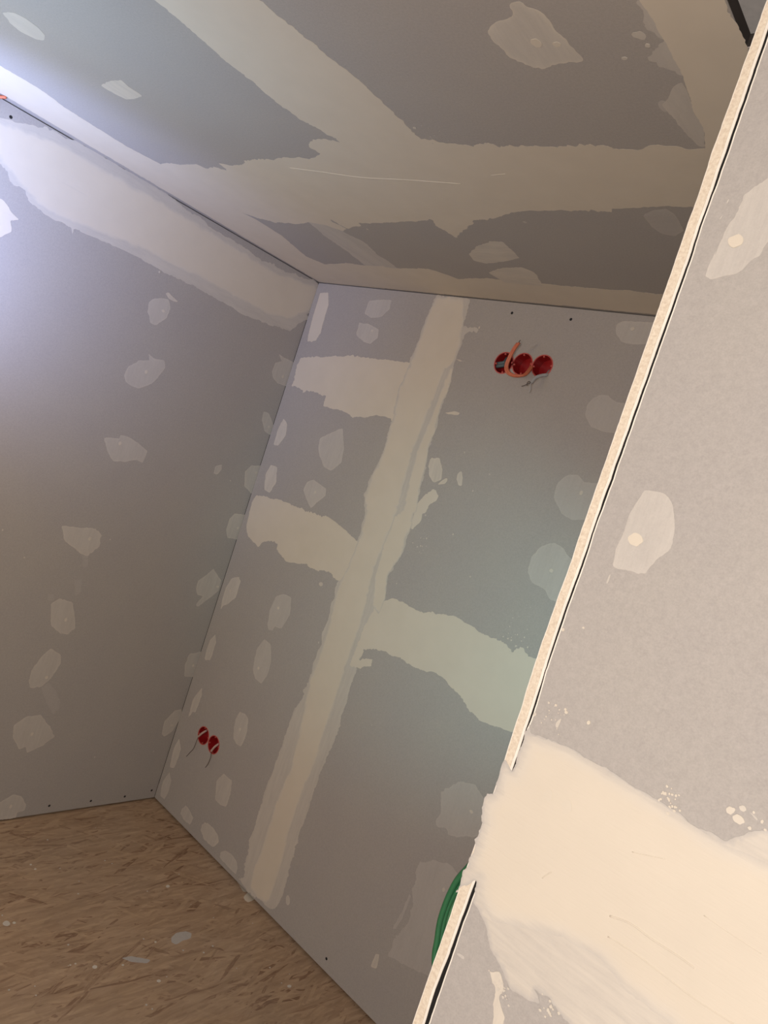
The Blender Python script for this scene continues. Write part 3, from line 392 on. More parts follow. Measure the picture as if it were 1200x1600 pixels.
('F','joint_band',0.7,0,1,3,0,0,'broad cream joint band crossing the partition and lapping over its edge',[(-0.3024,1.4401),(-0.3002,1.4438),(-0.2996,1.4499),(-0.2938,1.4423),(-0.2884,1.4431),(-0.2733,1.4456),(-0.2514,1.4485),(-0.234,1.447),(-0.2189,1.447),(-0.198,1.4445),(-0.1786,1.4441),(-0.167,1.4431),(-0.1522,1.443),(-0.1422,1.4404),(-0.1269,1.4411),(-0.1137,1.4408),(-0.1082,1.4495),(-0.1008,1.4566),(-0.0892,1.4645),(-0.0374,1.4794),(0.0147,1.3088),(-0.0979,1.2081),(-0.1297,1.22),(-0.1767,1.2343),(-0.1905,1.2373),(-0.2016,1.241),(-0.2141,1.2389),(-0.2059,1.2315),(-0.2192,1.2257),(-0.2324,1.2239),(-0.2447,1.2319),(-0.2628,1.2426),(-0.2741,1.2562),(-0.2864,1.2662),(-0.2956,1.268),(-0.2963,1.2775),(-0.2979,1.2891),(-0.2995,1.2894),(-0.3045,1.2822),(-0.3086,1.2768),(-0.3122,1.2738),(-0.3144,1.2656),(-0.3132,1.2745),(-0.3143,1.2812),(-0.3144,1.2892),(-0.3111,1.2967),(-0.3135,1.3006),(-0.3125,1.312),(-0.3127,1.3299),(-0.3111,1.3416),(-0.3137,1.3421),(-0.3174,1.3533),(-0.319,1.3632),(-0.3171,1.3682),(-0.311,1.3703),(-0.3117,1.3981),(-0.3118,1.407),(-0.3005,1.3991),(-0.2999,1.4204),(-0.3003,1.4365)]),
('F','filler_coat',1,0,0.8,14,0,1,'opaque cream coat on the broad band of the partition',[(-0.2966,1.4384),(-0.288,1.442),(-0.2727,1.444),(-0.2508,1.4469),(-0.2184,1.4455),(-0.1781,1.4426),(-0.1515,1.4411),(-0.1262,1.4392),(-0.1129,1.4385),(-0.0911,1.4412),(-0.0285,1.4505),(0.0078,1.3316),(-0.0636,1.2707),(-0.1053,1.2905),(-0.1431,1.2895),(-0.1697,1.2989),(-0.2054,1.2945),(-0.24,1.2797),(-0.2703,1.2653),(-0.2927,1.2799),(-0.2963,1.2928),(-0.3037,1.288),(-0.3086,1.2808),(-0.3133,1.2846),(-0.3097,1.299),(-0.3109,1.3196),(-0.3097,1.3457),(-0.3149,1.3548),(-0.3145,1.3656),(-0.3083,1.3731),(-0.3071,1.3969),(-0.2985,1.3996),(-0.297,1.4186)]),
('F','filler_smear',0.8,1,1.5,0,0,1,None,[(-0.2604,1.2255),(-0.2554,1.224),(-0.2486,1.229),(-0.2424,1.2241),(-0.2393,1.22),(-0.2408,1.2092),(-0.2369,1.2046),(-0.2296,1.1988),(-0.2277,1.1813),(-0.2359,1.1748),(-0.2396,1.1878),(-0.2433,1.2009),(-0.2475,1.217),(-0.2542,1.221)]),
('F','filler_dab',0.45,1,0.5,0,0.05,0,'long filler dab running off the right side of the picture',[(-0.2803,1.8913),(-0.2801,1.9045),(-0.2783,1.9165),(-0.2781,1.9106),(-0.2768,1.9344),(-0.2734,1.9445),(-0.2715,1.9522),(-0.2709,1.9657),(-0.2626,1.9756),(-0.2558,1.9829),(-0.2349,1.9908),(-0.221,1.9467),(-0.2357,1.9284),(-0.24,1.9122),(-0.2471,1.9061),(-0.2528,1.8953),(-0.2646,1.8923),(-0.2731,1.8888)]),
('F','filler_dab',0.45,1,0.5,0,0.05,0,'angular filler dab at mid height of the partition',[(-0.2729,1.6165),(-0.2756,1.6311),(-0.2741,1.6502),(-0.2743,1.6686),(-0.2716,1.6786),(-0.2687,1.6916),(-0.2522,1.6929),(-0.2453,1.69),(-0.2393,1.6845),(-0.236,1.6765),(-0.2303,1.6633),(-0.2292,1.6518),(-0.2297,1.6446),(-0.2361,1.6378),(-0.2389,1.6321),(-0.2421,1.6208),(-0.2484,1.618),(-0.2563,1.6178),(-0.2651,1.6161)]),
('F','filler_chip',0.6,1,0.2,0,0,0,None,[(-0.2737,1.5986),(-0.2742,1.6057),(-0.2726,1.6104),(-0.2719,1.6065),(-0.2722,1.6002)]),
('F','filler_chip',0.7,1,0.2,0,0,0,None,[(-0.2756,1.4591),(-0.2753,1.462),(-0.2715,1.4693),(-0.272,1.4659),(-0.2719,1.4583),(-0.2738,1.458)]),
('F','filler_chip',0.45,1,0.3,0,0,0,None,[(-0.2946,1.2153),(-0.292,1.2185),(-0.2842,1.2187),(-0.284,1.2162),(-0.2883,1.2152)]),
('F','filler_chip',0.55,1,0.2,0,0,0,None,[(-0.1052,1.471),(-0.1032,1.4712),(-0.0971,1.4685),(-0.0983,1.4673)]),
('F','filler_chip',0.5,1,0.1,0,0,0,None,[(-0.2856,1.9442),(-0.2841,1.9482),(-0.2831,1.9492),(-0.2845,1.9438)]),
('F','filler_chip',0.5,1,0.1,0,0,0,None,[(-0.2843,1.9592),(-0.2836,1.9641),(-0.2825,1.9637),(-0.2831,1.9585)]),
]
SPOTS = [('C',(-0.7221,0.8403),9,0.95),('C',(-0.6924,0.8499),6,0.9),('C',(-0.5649,0.8811),4,0.7),('C',(-0.6067,0.8998),4,0.6),('C',(-1.102,1.0125),4,0.6),('C',(-1.6584,1.4682),4,0.6),('C',(-1.0708,1.4095),5,0.5),('L',(1.3512,1.9327),6,0.75),('L',(1.3576,1.7116),6,0.75),('L',(1.3426,1.4426),6,0.75),('L',(1.9646,1.4703),6,0.75),('L',(1.9446,1.8831),6,0.75),('L',(1.9553,1.6688),6,0.75),('L',(1.3397,1.0855),6,0.75),('L',(1.344,0.7791),6,0.75),('L',(1.3389,0.5588),6,0.75),('L',(1.3499,0.3404),6,0.75),('L',(1.354,0.0571),6,0.75),('L',(1.9625,1.2251),6,0.75),('L',(1.9547,0.9634),6,0.75),('L',(1.9582,0.6096),6,0.75),('L',(1.9466,0.3396),6,0.75),('L',(1.417,1.0937),3,0.7),('L',(1.1353,0.9887),3,0.6),('L',(1.0408,1.0713),3,0.6),('L',(1.2948,2.0507),4,0.7),('L',(1.8515,1.4108),3,0.6),('L',(1.897,0.2256),3,0.5),('L',(1.6313,0.2242),3,0.5),('B',(-2.0267,2.135),6,0.75),('B',(-2.0504,1.4812),6,0.75),('B',(-2.0474,1.0076),6,0.75),('B',(-2.0492,0.7568),6,0.75),('B',(-2.3519,0.969),6,0.75),('B',(-2.042,0.5028),6,0.75),('B',(-1.0066,2.2543),6,0.75),('B',(-0.9918,1.7592),6,0.75),('B',(-1.0014,1.5158),6,0.75),('B',(-0.9935,0.7576),6,0.75),('B',(-0.9967,0.5041),6,0.75),('B',(-1.5412,2.1998),4,0.7),('B',(-1.5068,1.5433),3,0.6),('B',(-1.3747,1.5149),3,0.7),('B',(-1.355,1.6698),3,0.6),('B',(-1.4351,1.7823),3,0.6),('B',(-1.26,1.4082),3,0.6),('B',(-1.5314,1.2892),3,0.6),('B',(-1.7893,0.9696),4,0.5),('B',(-1.3145,1.7364),3,0.5),('B',(-1.6893,1.4361),5,0.5),('F',(-0.2613,1.6461),6.5,1),('F',(-0.2641,1.9247),6.5,1),('F',(-0.2596,1.3983),5,0.95),('F',(-0.2402,1.3986),6,0.95),('F',(-0.2986,1.5447),1.6,0.9),('F',(-0.2809,1.4769),1.3,1),('F',(-0.2709,1.4775),1.3,1),('F',(-0.2694,1.4753),1.6,1),('F',(-0.2466,1.4763),1.8,1),('F',(-0.2882,1.476),1.2,0.7),('F',(-0.2977,1.4599),1.8,0.7),('F',(-0.1102,1.4618),4,0.8),('F',(-0.1177,1.465),3,0.8),('F',(-0.1099,1.4711),2.5,0.7),('F',(-0.2802,1.5538),1.2,0.8)]
SPECKS = [('B',(-1.4872,1.4283),0.0219,12,2.2,0.7),('B',(-1.05,1.2794),0.0284,22,2.2,0.8),('B',(-1.0473,1.3619),0.0242,14,1.8,0.3),('F',(-0.1623,1.4486),0.0047,30,1,0.9),('F',(-0.1062,1.4657),0.0066,7,1.4,0.8),('F',(-0.2778,1.4669),0.0073,14,0.6,0.8),('F',(-0.1979,1.2328),0.0040,16,1.1,0.8),('F',(-0.2417,1.215),0.0049,18,1.1,0.7),('B',(-1.4058,0.9991),0.0717,6,2,0.4),('L',(1.3586,0.9468),0.0727,8,1.5,0.3),('C',(-1.0609,1.0288),0.0246,10,1.6,0.3)]
RIDGES = [('C',[(-1.6254,1.1257),(-1.5342,1.1504),(-1.4255,1.1829),(-1.3481,1.1946),(-1.273,1.2043),(-1.1368,1.228)],0.9),('C',[(-1.0342,1.1979),(-1.0142,1.1952),(-0.9938,1.1939)],0.7),('F',[(-0.1752,1.3357),(-0.1582,1.3403),(-0.1384,1.3397),(-0.1171,1.3403),(-0.1041,1.3398)],0.9),('F',[(-0.1712,1.3196),(-0.1513,1.3209),(-0.1262,1.3203),(-0.097,1.3189),(-0.0658,1.3206),(-0.0475,1.3207)],0.7),('F',[(-0.2396,1.3291),(-0.2364,1.3349),(-0.2333,1.3393)],0.7),('F',[(-0.1755,1.3941),(-0.1618,1.3991),(-0.1496,1.4038)],0.5),('F',[(-0.1101,1.3804),(-0.0899,1.3792),(-0.0663,1.3789)],0.5)]
SCREWS = [('B',(-1.432,2.2618)),('B',(-1.2128,2.2623)),('L',(1.5042,0.0375)),('L',(1.6752,0.033)),('L',(1.8261,0.0316)),('L',(1.9503,0.0426)),('B',(-1.3163,0.0476)),('L',(0.7296,2.2644))]
LINING_EDGE = [(-0.3111,2.1513),(-0.3121,2.0797),(-0.3135,2.0072),(-0.3124,1.9693),(-0.3131,1.9411),(-0.3129,1.9091),(-0.314,1.6702),(-0.314,1.6497),(-0.3142,1.6317),(-0.3136,1.6074),(-0.3146,1.567),(-0.315,1.5147),(-0.3145,1.4887),(-0.3134,1.4629),(-0.3131,1.4334),(-0.3125,1.4106),(-0.3118,1.3984),(-0.3124,1.3301),(-0.3132,1.2745),(-0.3128,1.2362),(-0.3133,1.1978),(-0.3136,1.1586),(-0.3135,1.1264)]
GAP_LEFT = [(-0.3008,1.9842),(-0.3008,1.9594),(-0.3013,1.9382),(-0.3006,1.9096),(-0.303,1.6732),(-0.303,1.651),(-0.3028,1.6301),(-0.3025,1.6072),(-0.3036,1.571),(-0.3032,1.5196),(-0.3024,1.4967),(-0.3017,1.4723),(-0.3015,1.4529),(-0.3014,1.4432),(-0.2997,1.2879),(-0.3006,1.2446),(-0.3007,1.2068),(-0.3025,1.1718),(-0.3012,1.1361)]
GAP_RIGHT = [(-0.2989,1.9812),(-0.2997,1.9588),(-0.3001,1.9382),(-0.2991,1.9097),(-0.3012,1.6737),(-0.3021,1.6513),(-0.3016,1.6305),(-0.301,1.6077),(-0.302,1.5716),(-0.302,1.5201),(-0.3018,1.497),(-0.3002,1.473),(-0.3001,1.4529),(-0.3008,1.4435),(-0.2965,1.2913),(-0.2982,1.2462),(-0.2977,1.2131),(-0.2979,1.1785),(-0.2977,1.1388)]
CABLES = {'orange':[(-1.3182,2.0092,2.1202),(-1.2946,1.9742,2.0949),(-1.2884,1.9442,2.0636),(-1.3071,1.9292,2.0517),(-1.3348,1.9242,2.0557),(-1.3508,1.9242,2.0758),(-1.3458,1.9192,2.1084),(-1.3362,1.9142,2.1331),(-1.325,1.9092,2.1494)],
'greyR':[(-1.2444,2.0042,2.101),(-1.2306,1.9742,2.0822),(-1.2397,1.9622,2.0742),(-1.2495,1.9492,2.0615),(-1.2533,1.9392,2.0412)],
'w1':[(-1.2533,1.9392,2.0412),(-1.2594,1.9342,2.0359),(-1.2693,1.9342,2.0288),(-1.2794,1.9342,2.0238)],
'w2':[(-1.2533,1.9392,2.0412),(-1.2477,1.9342,2.0282),(-1.2446,1.9342,2.0177),(-1.246,1.9342,2.0092)],
'w3':[(-1.2533,1.9392,2.0412),(-1.2589,1.9342,2.0429),(-1.2601,1.9292,2.037),(-1.2581,1.9292,2.0277)],
'teal':[(-1.4135,2.0042,2.1197),(-1.4083,1.9882,2.101),(-1.4251,1.9862,2.0944),(-1.4444,1.9902,2.0886),(-1.4598,2.0092,2.0793)],
'low1':[(-2.2568,2.0042,0.395),(-2.2382,1.9822,0.4003),(-2.2426,1.9702,0.3883),(-2.2565,1.9682,0.3667)],
'low1w':[(-2.2565,1.9682,0.3667),(-2.2523,1.9622,0.3491),(-2.2488,1.9562,0.3197),(-2.2633,1.9562,0.2932),(-2.2782,1.9582,0.2683)],
'low2':[(-2.1605,2.0042,0.386),(-2.1423,1.9822,0.3907),(-2.1456,1.9702,0.3775),(-2.1537,1.9662,0.3551)],
'low2w':[(-2.1537,1.9662,0.3551),(-2.1393,1.9602,0.3382),(-2.1376,1.9562,0.3106),(-2.1455,1.9562,0.2899)]}
GREEN = [[(-0.3195,0.68,1.2969),(-0.3252,0.68,1.2807),(-0.3324,0.68,1.2614),(-0.3354,0.68,1.2438),(-0.3363,0.68,1.2275),(-0.3355,0.68,1.2109),(-0.332,0.68,1.1941),(-0.3295,0.68,1.1808),(-0.3241,0.68,1.169),(-0.3135,0.68,1.1641)],
[(-0.3199,0.684,1.2853),(-0.3283,0.684,1.2588),(-0.3322,0.684,1.2435),(-0.3343,0.684,1.2278),(-0.3334,0.684,1.2112),(-0.3299,0.684,1.1943),(-0.3244,0.684,1.1832),(-0.3145,0.684,1.1797)],
[(-0.3208,0.688,1.2663),(-0.3293,0.688,1.2501),(-0.3329,0.688,1.232),(-0.3323,0.688,1.2138),(-0.3294,0.688,1.1964),(-0.322,0.688,1.1909)]]
SPILLS = [([(-1.7314,1.9516),(-1.7484,1.9891),(-1.73,1.9965),(-1.7116,2.0038),(-1.702,1.9685),(-1.7015,1.95),(-1.7177,1.9473)],1),
([(-1.847,1.9952),(-1.8296,1.9979),(-1.8001,2.0006),(-1.7484,1.9891),(-1.7586,1.9723),(-1.8063,1.9836)],0.8),
([(-1.6544,1.5924),(-1.6658,1.619),(-1.6612,1.6536),(-1.6451,1.6685),(-1.6263,1.6512),(-1.627,1.6192),(-1.6203,1.5906),(-1.6335,1.5819)],0.32),
([(-1.6372,1.4069),(-1.6327,1.4369),(-1.595,1.4821),(-1.5873,1.4665),(-1.6116,1.4253)],0.2),
([(-1.8801,1.7275),(-1.8756,1.7219),(-1.8754,1.7152),(-1.8795,1.7112),(-1.8857,1.7122),(-1.8903,1.7177),(-1.8906,1.7245),(-1.8863,1.7285)],0.75),
([(-1.6328,1.3275),(-1.6283,1.3223),(-1.6286,1.3153),(-1.6335,1.3107),(-1.6403,1.311),(-1.6448,1.3162),(-1.6446,1.3232),(-1.6396,1.3279)],0.75),
([(-1.507,1.468),(-1.5037,1.4635),(-1.5042,1.4576),(-1.5082,1.4538),(-1.5134,1.4543),(-1.5168,1.4588),(-1.5163,1.4648),(-1.5123,1.4686)],0.75),
([(-1.6699,1.2638),(-1.6681,1.2618),(-1.6682,1.2591),(-1.6701,1.2572),(-1.6728,1.2573),(-1.6747,1.2593),(-1.6746,1.262),(-1.6726,1.2639)],0.75),
([(-1.6691,1.278),(-1.6677,1.2765),(-1.6677,1.2745),(-1.6692,1.2731),(-1.6712,1.2732),(-1.6726,1.2747),(-1.6726,1.2767),(-1.6711,1.2781)],0.75),
([(-1.8971,1.174),(-1.8905,1.1682),(-1.8901,1.16),(-1.8962,1.1543),(-1.9051,1.1543),(-1.9118,1.1601),(-1.9123,1.1682),(-1.9062,1.174)],0.75),
([(-1.8937,1.1898),(-1.8904,1.1868),(-1.8902,1.1827),(-1.8933,1.1798),(-1.8978,1.1799),(-1.9011,1.1828),(-1.9013,1.1869),(-1.8983,1.1898)],0.75),
([(-1.6081,1.4009),(-1.6059,1.3981),(-1.6061,1.3945),(-1.6086,1.3921),(-1.612,1.3924),(-1.6143,1.3951),(-1.6141,1.3988),(-1.6116,1.4012)],0.75),
([(-1.3132,1.8335),(-1.3102,1.8275),(-1.3111,1.8205),(-1.3155,1.8164),(-1.3207,1.8176),(-1.3238,1.8235),(-1.3228,1.8306),(-1.3185,1.8347)],0.75),
([(-2.1455,1.3399),(-2.1427,1.3375),(-2.1422,1.3343),(-2.1445,1.3321),(-2.1481,1.3323),(-2.151,1.3347),(-2.1515,1.338),(-2.1492,1.3401)],0.75),
([(-2.1177,1.345),(-2.1142,1.342),(-2.1137,1.338),(-2.1165,1.3353),(-2.121,1.3355),(-2.1246,1.3385),(-2.1251,1.3426),(-2.1222,1.3453)],0.75),
([(-1.6546,1.54),(-1.6526,1.5374),(-1.6527,1.5342),(-1.6549,1.5321),(-1.6578,1.5325),(-1.6598,1.535),(-1.6597,1.5383),(-1.6575,1.5403)],0.75),
([(-1.4072,1.8194),(-1.406,1.8172),(-1.4062,1.8145),(-1.4079,1.8129),(-1.41,1.8134),(-1.4112,1.8156),(-1.411,1.8183),(-1.4093,1.8199)],0.75)]
REDEND = [(-2.4157,0.6608,2.2657),(-2.4037,0.6688,2.2839),(-2.3857,0.6962,2.2989)]
# ------------------------------------------------------------ the setting
XR, YB = 1.7, -2.4
HIGH = [(-1.400, 2.096), (-1.330, 2.102), (-1.257, 2.106)]; LOW = [(-2.236, .381), (-2.160, .379)]
RB = .0365
wall_back = structure(plate('wall_back', 'B', (XC + .002, .010, XR, H - .0035), [(x, z, RB) for x, z in HIGH + LOW], .0125, M_PAPER))
wall_left = structure(plate('wall_left', 'L', (YB, .008, YC - .0005, H - .0035), [], .0125, M_PAPER))
HX0, HX1, HY0, HY1 = -.4435, 1.1, -.30, .9135
ceiling = structure(plate('ceiling', 'C', (XC - .02, YB, XR, YC + .02), [], .0125, M_PAPER, [(HX0, HY0, HX1, HY1)]))
floor = structure(boxes('floor', M_OSB, None, (XC - .12, XR + .1, YB - .1, YC + .12, -.022, 0)))
# the cavity behind the boards: studs and sole plates in the dark
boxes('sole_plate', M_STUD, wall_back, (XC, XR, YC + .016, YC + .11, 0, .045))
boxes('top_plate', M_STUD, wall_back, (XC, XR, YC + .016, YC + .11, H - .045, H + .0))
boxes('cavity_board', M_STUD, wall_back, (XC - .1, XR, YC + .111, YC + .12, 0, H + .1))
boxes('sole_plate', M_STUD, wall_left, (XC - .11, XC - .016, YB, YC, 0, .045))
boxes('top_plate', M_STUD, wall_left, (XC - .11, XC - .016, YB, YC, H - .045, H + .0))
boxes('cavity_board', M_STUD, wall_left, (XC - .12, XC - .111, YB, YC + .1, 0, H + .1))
boxes('upper_board', simple('grey_upper_board', (.80, .74, .68), .7), ceiling, (HX0 - .15, HX1 + .15, HY0 - .15, HY1 + .15, H + .09, H + .105))
boxes('opening_side_and_shade', M_STUD, ceiling, (HX0, HX0 + .0012, HY0, HY1, H + .0015, H + .018), (HX0, HX1, HY1 - .0012, HY1, H + .0015, H + .018), (HX0 - .15, HX0 - .14, HY0 - .15, HY1 + .15, H + .0125, H + .09),  # first two boxes: thin dark liner painting shade on the cut board edge
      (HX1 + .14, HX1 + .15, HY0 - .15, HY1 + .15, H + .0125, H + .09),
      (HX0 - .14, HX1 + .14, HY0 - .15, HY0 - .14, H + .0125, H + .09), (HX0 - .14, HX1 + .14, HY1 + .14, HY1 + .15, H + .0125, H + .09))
structure(boxes('wall_right', M_PAPER, None, (XR, XR + .0125, YB, YC, 0, H)))
structure(boxes('wall_rear', M_PAPER, None, (XC, XR, YB - .0125, YB, 0, H)))

# partition: face board with a wavering left edge, lining board whose end shows, dark gap between
def ext(l):                                     # extend a traced edge (x, z) to floor and ceiling
    l = sorted(l, key=lambda p: -p[1]); t, b = l[0], l[-1]
    return [(t[0], H - .001)] + l + [(b[0], .006)]
def strip(name, left, right, y0, y1, m, parent):
    """solid between two edges (lists of (x, z) sorted downwards), from depth y0 to y1"""
    zs = sorted({round(p[1], 4) for p in left + right}, reverse=True)
    def at(l, z):
        for a, b in zip(l, l[1:]):
            if a[1] >= z >= b[1]: return a[0] if a[1] == b[1] else a[0] + (b[0] - a[0]) * (a[1] - z) / (a[1] - b[1])
        return l[0][0] if z > l[0][1] else l[-1][0]
    bm = bmesh.new(); rows = []
    for z in zs:
        xl, xr = at(left, z), max(at(right, z), at(left, z) + .0002)
        rows.append([bm.verts.new((x, y, z)) for x, y in ((xl, y0), (xr, y0), (xr, y1), (xl, y1))])
    for a, b in zip(rows, rows[1:]):
        for i in range(4): bm.faces.new((a[i], b[i], b[(i + 1) % 4], a[(i + 1) % 4]))
    bm.faces.new(rows[0]); bm.faces.new(rows[-1][::-1])
    bmesh.ops.recalc_face_normals(bm, faces=bm.faces)
    return obj(name, bm, m, parent)
shift = lambda l, d: [(x + d, z) for x, z in l]
def dense(l, step=.004, amp=.0002, seed=0):
    out = []
    for a, b in zip(l, l[1:]):
        k = max(1, int((a[1] - b[1]) / step))
        for j in range(k):
            z = a[1] + (b[1] - a[1]) * j / k
            out.append((a[0] + (b[0] - a[0]) * j / k + amp * noise.noise(Vector((z * 60, seed, 0))) + amp * .6 * noise.noise(Vector((z * 240, seed, 4))), z))
    return out + [l[-1]]
LE = dense(ext(LINING_EDGE), .004, .0004, 1); GLE = shift(dense(ext(GAP_LEFT), .004, .0004, 2), -.0002); GRE = shift(dense(ext(GAP_RIGHT), .004, .0004, 2.15), .0004)
RIGHT = [(XR, H - .001), (XR, .006)]
wall_front = structure(strip('wall_front', shift(GRE, .0013), RIGHT, YF, YF + .0125, M_PAPER, None))
o = strip('board_edge_paper', GRE, shift(GRE, .00125), YF + .0001, YF + .0125, M_EDGE, wall_front); o['label'] = 'thin white torn paper line along the board edge'
o = strip('lining_core', shift(LE, .0008), shift(GLE, -.0027), YF, YF + .12, M_CORE, wall_front); o['label'] = 'cream gypsum end of the lining board'
o = strip('lining_paper', LE, shift(LE, .00075), YF + .0002, YF + .12, M_EDGE, wall_front); o['label'] = 'pale paper skin on the opening side of the lining board'
o = strip('lining_paper', shift(GLE, -.0026), GLE, YF + .0001, YF + .12, M_EDGE, wall_front); o['label'] = 'white edge strip beside the dark gap'
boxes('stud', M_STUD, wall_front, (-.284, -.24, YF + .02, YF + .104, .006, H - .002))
o = strip('joint_shade_strip', GLE, GRE, YF + .0009, YF + .03, M_BLACK, wall_front); o['label'] = 'black line of the open joint between the boards'  # strip added in the open joint, its black colour paints the shade there
boxes('rear_board', M_PAPER, wall_front, (-.288, XR, YF + .1075, YF + .12, .006, H - .002))

WALL = {'C': ceiling, 'L': wall_left, 'B': wall_back, 'F': wall_front}
for w, name, cover, axis, ragged, feather, rim, layer, label, outline in FILLER:
    filler(WALL[w], w, name, cover, axis, ragged, feather, rim, layer, label, outline)
def blob(cx, cy, r, n=12):
    q = random.uniform(0, 9); sx = random.uniform(.8, 1.15)
    return [(cx + r * sx * math.cos(t * math.tau / n) * (1 + .15 * math.sin(2 * t + q)), cy + r / sx * math.sin(t * math.tau / n) * (1 + .15 * math.cos(3 * t + q))) for t in range(n)]
for w, (x, y), r, k in SPOTS:
    filler(WALL[w], w, 'filler_spot', k, 0, .2, 0, 0, 4, None, blob(x, y, r / 1000), step=max(.0006, r / 4000))
def specks(w, parent, spots, cover, name='filler_specks'):
    bm = bmesh.new(); cl = bm.verts.layers.float.new('cover'); sl = bm.verts.layers.float_vector.new('streak')
    for q_, (x, y, r) in enumerate(spots):
        l = blob(x, y, r, 8); top = [bm.verts.new(FR[w](a, b, .0006 + q_ * .00001)) for a, b in l]; low = [bm.verts.new(FR[w](a, b, .0001)) for a, b in l]
        for q in top + low: q[cl] = cover; q[sl] = (x * 50, y * 50, 0)
        bm.faces.new(top)
        for i in range(8): bm.faces.new((top[i], top[(i + 1) % 8], low[(i + 1) % 8], low[i]))
    bmesh.ops.recalc_face_normals(bm, faces=bm.faces)
    o = obj(name, bm, M_FILL, parent); o['kind'] = 'stuff'; return o
for w, (x, y), sp, n, r, k in SPECKS:
    specks(w, WALL[w], [(x + random.gauss(0, sp), y + random.gauss(0, sp), r / 1000 * random.uniform(.5, 1.2)) for _ in range(n)], k)
for w, pts, r in RIDGES:
    bm = bmesh.new(); tube(bm, [FR[w](a, b, .0003) for a, b in pts], r / 1100, 8, 5)
    cl = bm.verts.layers.float.new('cover'); sl = bm.verts.layers.float_vector.new('streak')
    for q in bm.verts: q[cl] = 1.0; q[sl] = (q.co.x * 40, q.co.z * 40, 0)
    obj('filler_ridge', bm, M_FILL, WALL[w], smooth=True)
def disc(bm, w, x, y, r, d0, d1, n=16):
    a = [bm.verts.new(FR[w](x + r * math.cos(t * math.tau / n), y + r * math.sin(t * math.tau / n), d0)) for t in range(n)]
    b = [bm.verts.new(FR[w](x + r * .8 * math.cos(t * math.tau / n), y + r * .8 * math.sin(t * math.tau / n), d1)) for t in range(n)]
    c = bm.verts.new(FR[w](x, y, d0))                                   # cross recess sinks to the middle
    for i in range(n):
        bm.faces.new((a[i], a[(i + 1) % n], b[(i + 1) % n], b[i])); bm.faces.new((b[i], b[(i + 1) % n], c))
for w, (x, y) in SCREWS:
    bm = bmesh.new(); disc(bm, w, x, y, .0048, 0, .0006)
    bmesh.ops.recalc_face_normals(bm, faces=bm.faces); obj('screw_head', bm, M_SCREW, WALL[w])
# filler spilt on the floor at the foot of the upright band, and drips over the floor
FL = floor
for l, c in SPILLS:
    filler(FL, 'G', 'filler_spill', c, 0, .6, 0, 0, 1, None, l, step=.004)
specks('G', FL, [(random.uniform(-2.3, -1.0), random.uniform(.9, 1.9), random.uniform(.0012, .0035)) for _ in range(45)], .55, 'filler_drips')

# ------------------------------------------------------------ junction boxes
def thing(name, label, cat, loc, group=None):
    o = bpy.data.objects.new(name, None); C.objects.link(o); o.location = loc; o.empty_display_size = .03
    o['label'] = label; o['category'] = cat
    if group: o['group'] = group
    return o
def ring(bm, x, z, prof, n=32):
    rs = [[bm.verts.new((x + r * math.cos(t * math.tau / n), y, z + r * math.sin(t * math.tau / n))) for t in range(n)] for r, y in prof]
    for a, b in zip(rs, rs[1:]):
        for i in range(n): bm.faces.new((a[i], a[(i + 1) % n], b[(i + 1) % n], b[i]))
    return rs
def junction(x, z, label, group):
    t = thing('junction_box', label, 'junction box', (x, YC, z), group); R_ = RB
    bm = bmesh.new(); rs = ring(bm, x, z, [(R_ - .0003, YC + .0), (R_ - .0003, YC + .046), (0.001, YC + .046), (.001, YC + .044), (R_ - .0025, YC + .044), (R_ - .0025, YC - .0004)])
    bmesh.ops.recalc_face_normals(bm, faces=bm.faces); obj('cup', bm, M_RED, t, (x, YC, z))
    bm = bmesh.new(); ring(bm, x, z, [(R_ - .0026, YC + .002), (R_ - .0026, YC - .0008), (R_ + .0003, YC - .0008), (R_ + .0008, YC - .0001)])
    bmesh.ops.recalc_face_normals(bm, faces=bm.faces); obj('rim', bm, M_REDRIM, t, (x, YC, z))
    for a in (math.radians(100), math.radians(280), math.radians(10), math.radians(190)):
        px, pz = x + (R_ - .006) * math.cos(a), z + (R_ - .006) * math.sin(a)
        bm = bmesh.new(); rs = ring(bm, px, pz, [(.0030, YC + .006), (.0030, YC + .0006), (.0012, YC + .0006)], 10); bm.faces.new(rs[-1][::-1])
        bmesh.ops.recalc_face_normals(bm, faces=bm.faces); obj('screw_post', bm, M_REDRIM, t, (px, YC, pz))
    return t
G1, G2 = 'red junction boxes high on the back wall', 'red junction boxes low in the corner'
junction(*HIGH[0], 'left box of the three high red ones, with a dark grey cable inside', G1)
junction(*HIGH[1], 'middle box of the three high red ones, behind the orange cable', G1)
junction(*HIGH[2], 'right box of the three high red ones, with a stripped grey cable', G1)
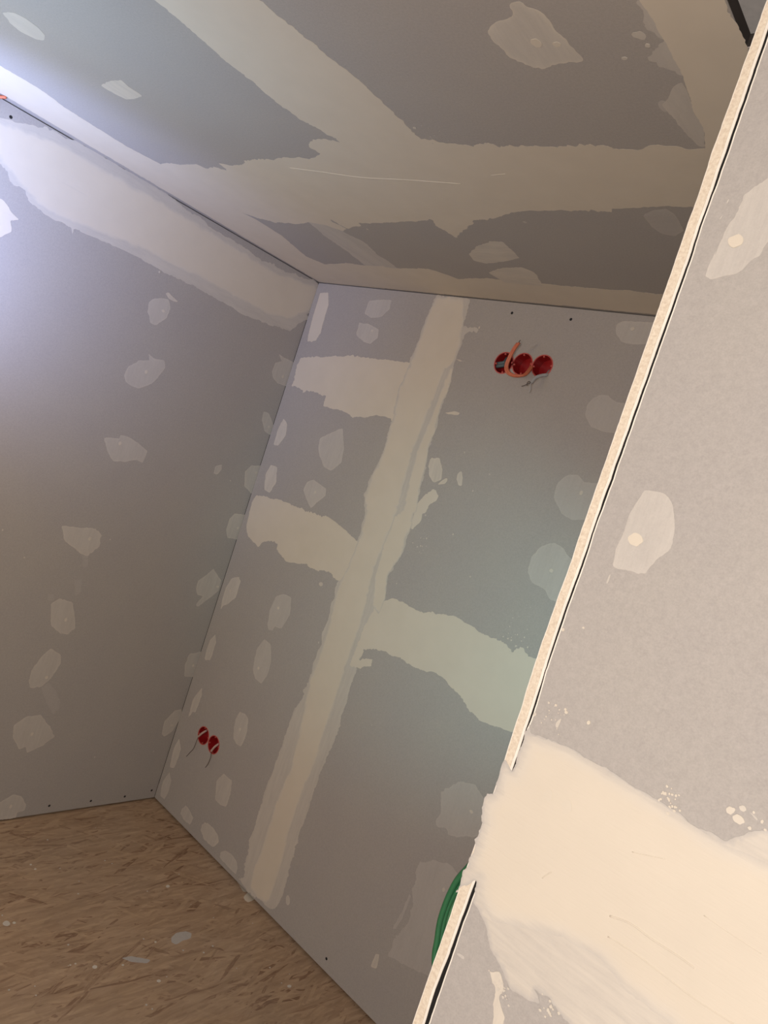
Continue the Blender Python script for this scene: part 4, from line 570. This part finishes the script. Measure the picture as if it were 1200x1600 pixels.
junction(*LOW[0], 'left and slightly higher of the two low red boxes near the corner', G2)
junction(*LOW[1], 'right and slightly lower of the two low red boxes near the corner', G2)
def cable(name, label, parts, cat='cable', group=None):
    p0 = parts[0][1][0]; t = thing(name, label, cat, p0, group)
    for n, pts, r, m, offs in parts:
        bm = bmesh.new()
        for off in offs: tube(bm, [Vector(p) + Vector(off) for p in pts], r)
        obj(n, bm, m, t, p0, smooth=True)
    return t
K = CABLES
def twin(pts, d): return pts
cable('cable', 'flat orange twin cable looping out of the middle high red box', [('sheath', K['orange'], .0040, M_ORANGE, [(-.0032, 0, -.0012), (.0032, 0, .0012)]), ('conductor', [K['orange'][-1], [K['orange'][-1][0] + .003, K['orange'][-1][1], K['orange'][-1][2] + .010]], .0014, M_WIRE, [(0, 0, 0)])])
cable('cable', 'grey cable with stripped dark wire ends hanging from the right high red box', [('sheath', K['greyR'], .0052, M_GREY, [(0, 0, 0)])] + [('conductor', K[w], .0012, mm, [(0, 0, 0)]) for w, mm in (('w1', M_WIRE), ('w2', M_GREY), ('w3', M_WIRE))])
cable('cable', 'thick dark grey cable tucked inside the left high red box', [('sheath', K['teal'], .0062, M_TEAL, [(0, 0, .0), (0, .002, -.008)])])
cable('cable', 'pale cable with a hair-thin dark wire crossing the left low red box', [('sheath', K['low1'], .0045, M_PINK, [(0, 0, 0)]), ('conductor', K['low1w'], .0011, M_WIRE, [(0, 0, 0)])])
cable('cable', 'pale cable with a short dark wire crossing the right low red box', [('sheath', K['low2'], .0045, M_PINK, [(0, 0, 0)]), ('conductor', K['low2w'], .0013, M_WIRE, [(0, 0, 0)])])
cable('cable', 'green cable bundle bulging out behind the edge of the partition', [('strand', GREEN[0], .0031, M_GREEN, [(0, 0, 0)]), ('strand', GREEN[1], .0030, M_GREEN, [(0, 0, 0)]), ('strand', GREEN[2], .0028, M_PALEGREEN, [(0, 0, 0)])])
cable('cable', 'red cable end poking out under the ceiling at the far left', [('sheath', REDEND, .0045, M_ORANGE, [(0, 0, 0)])])
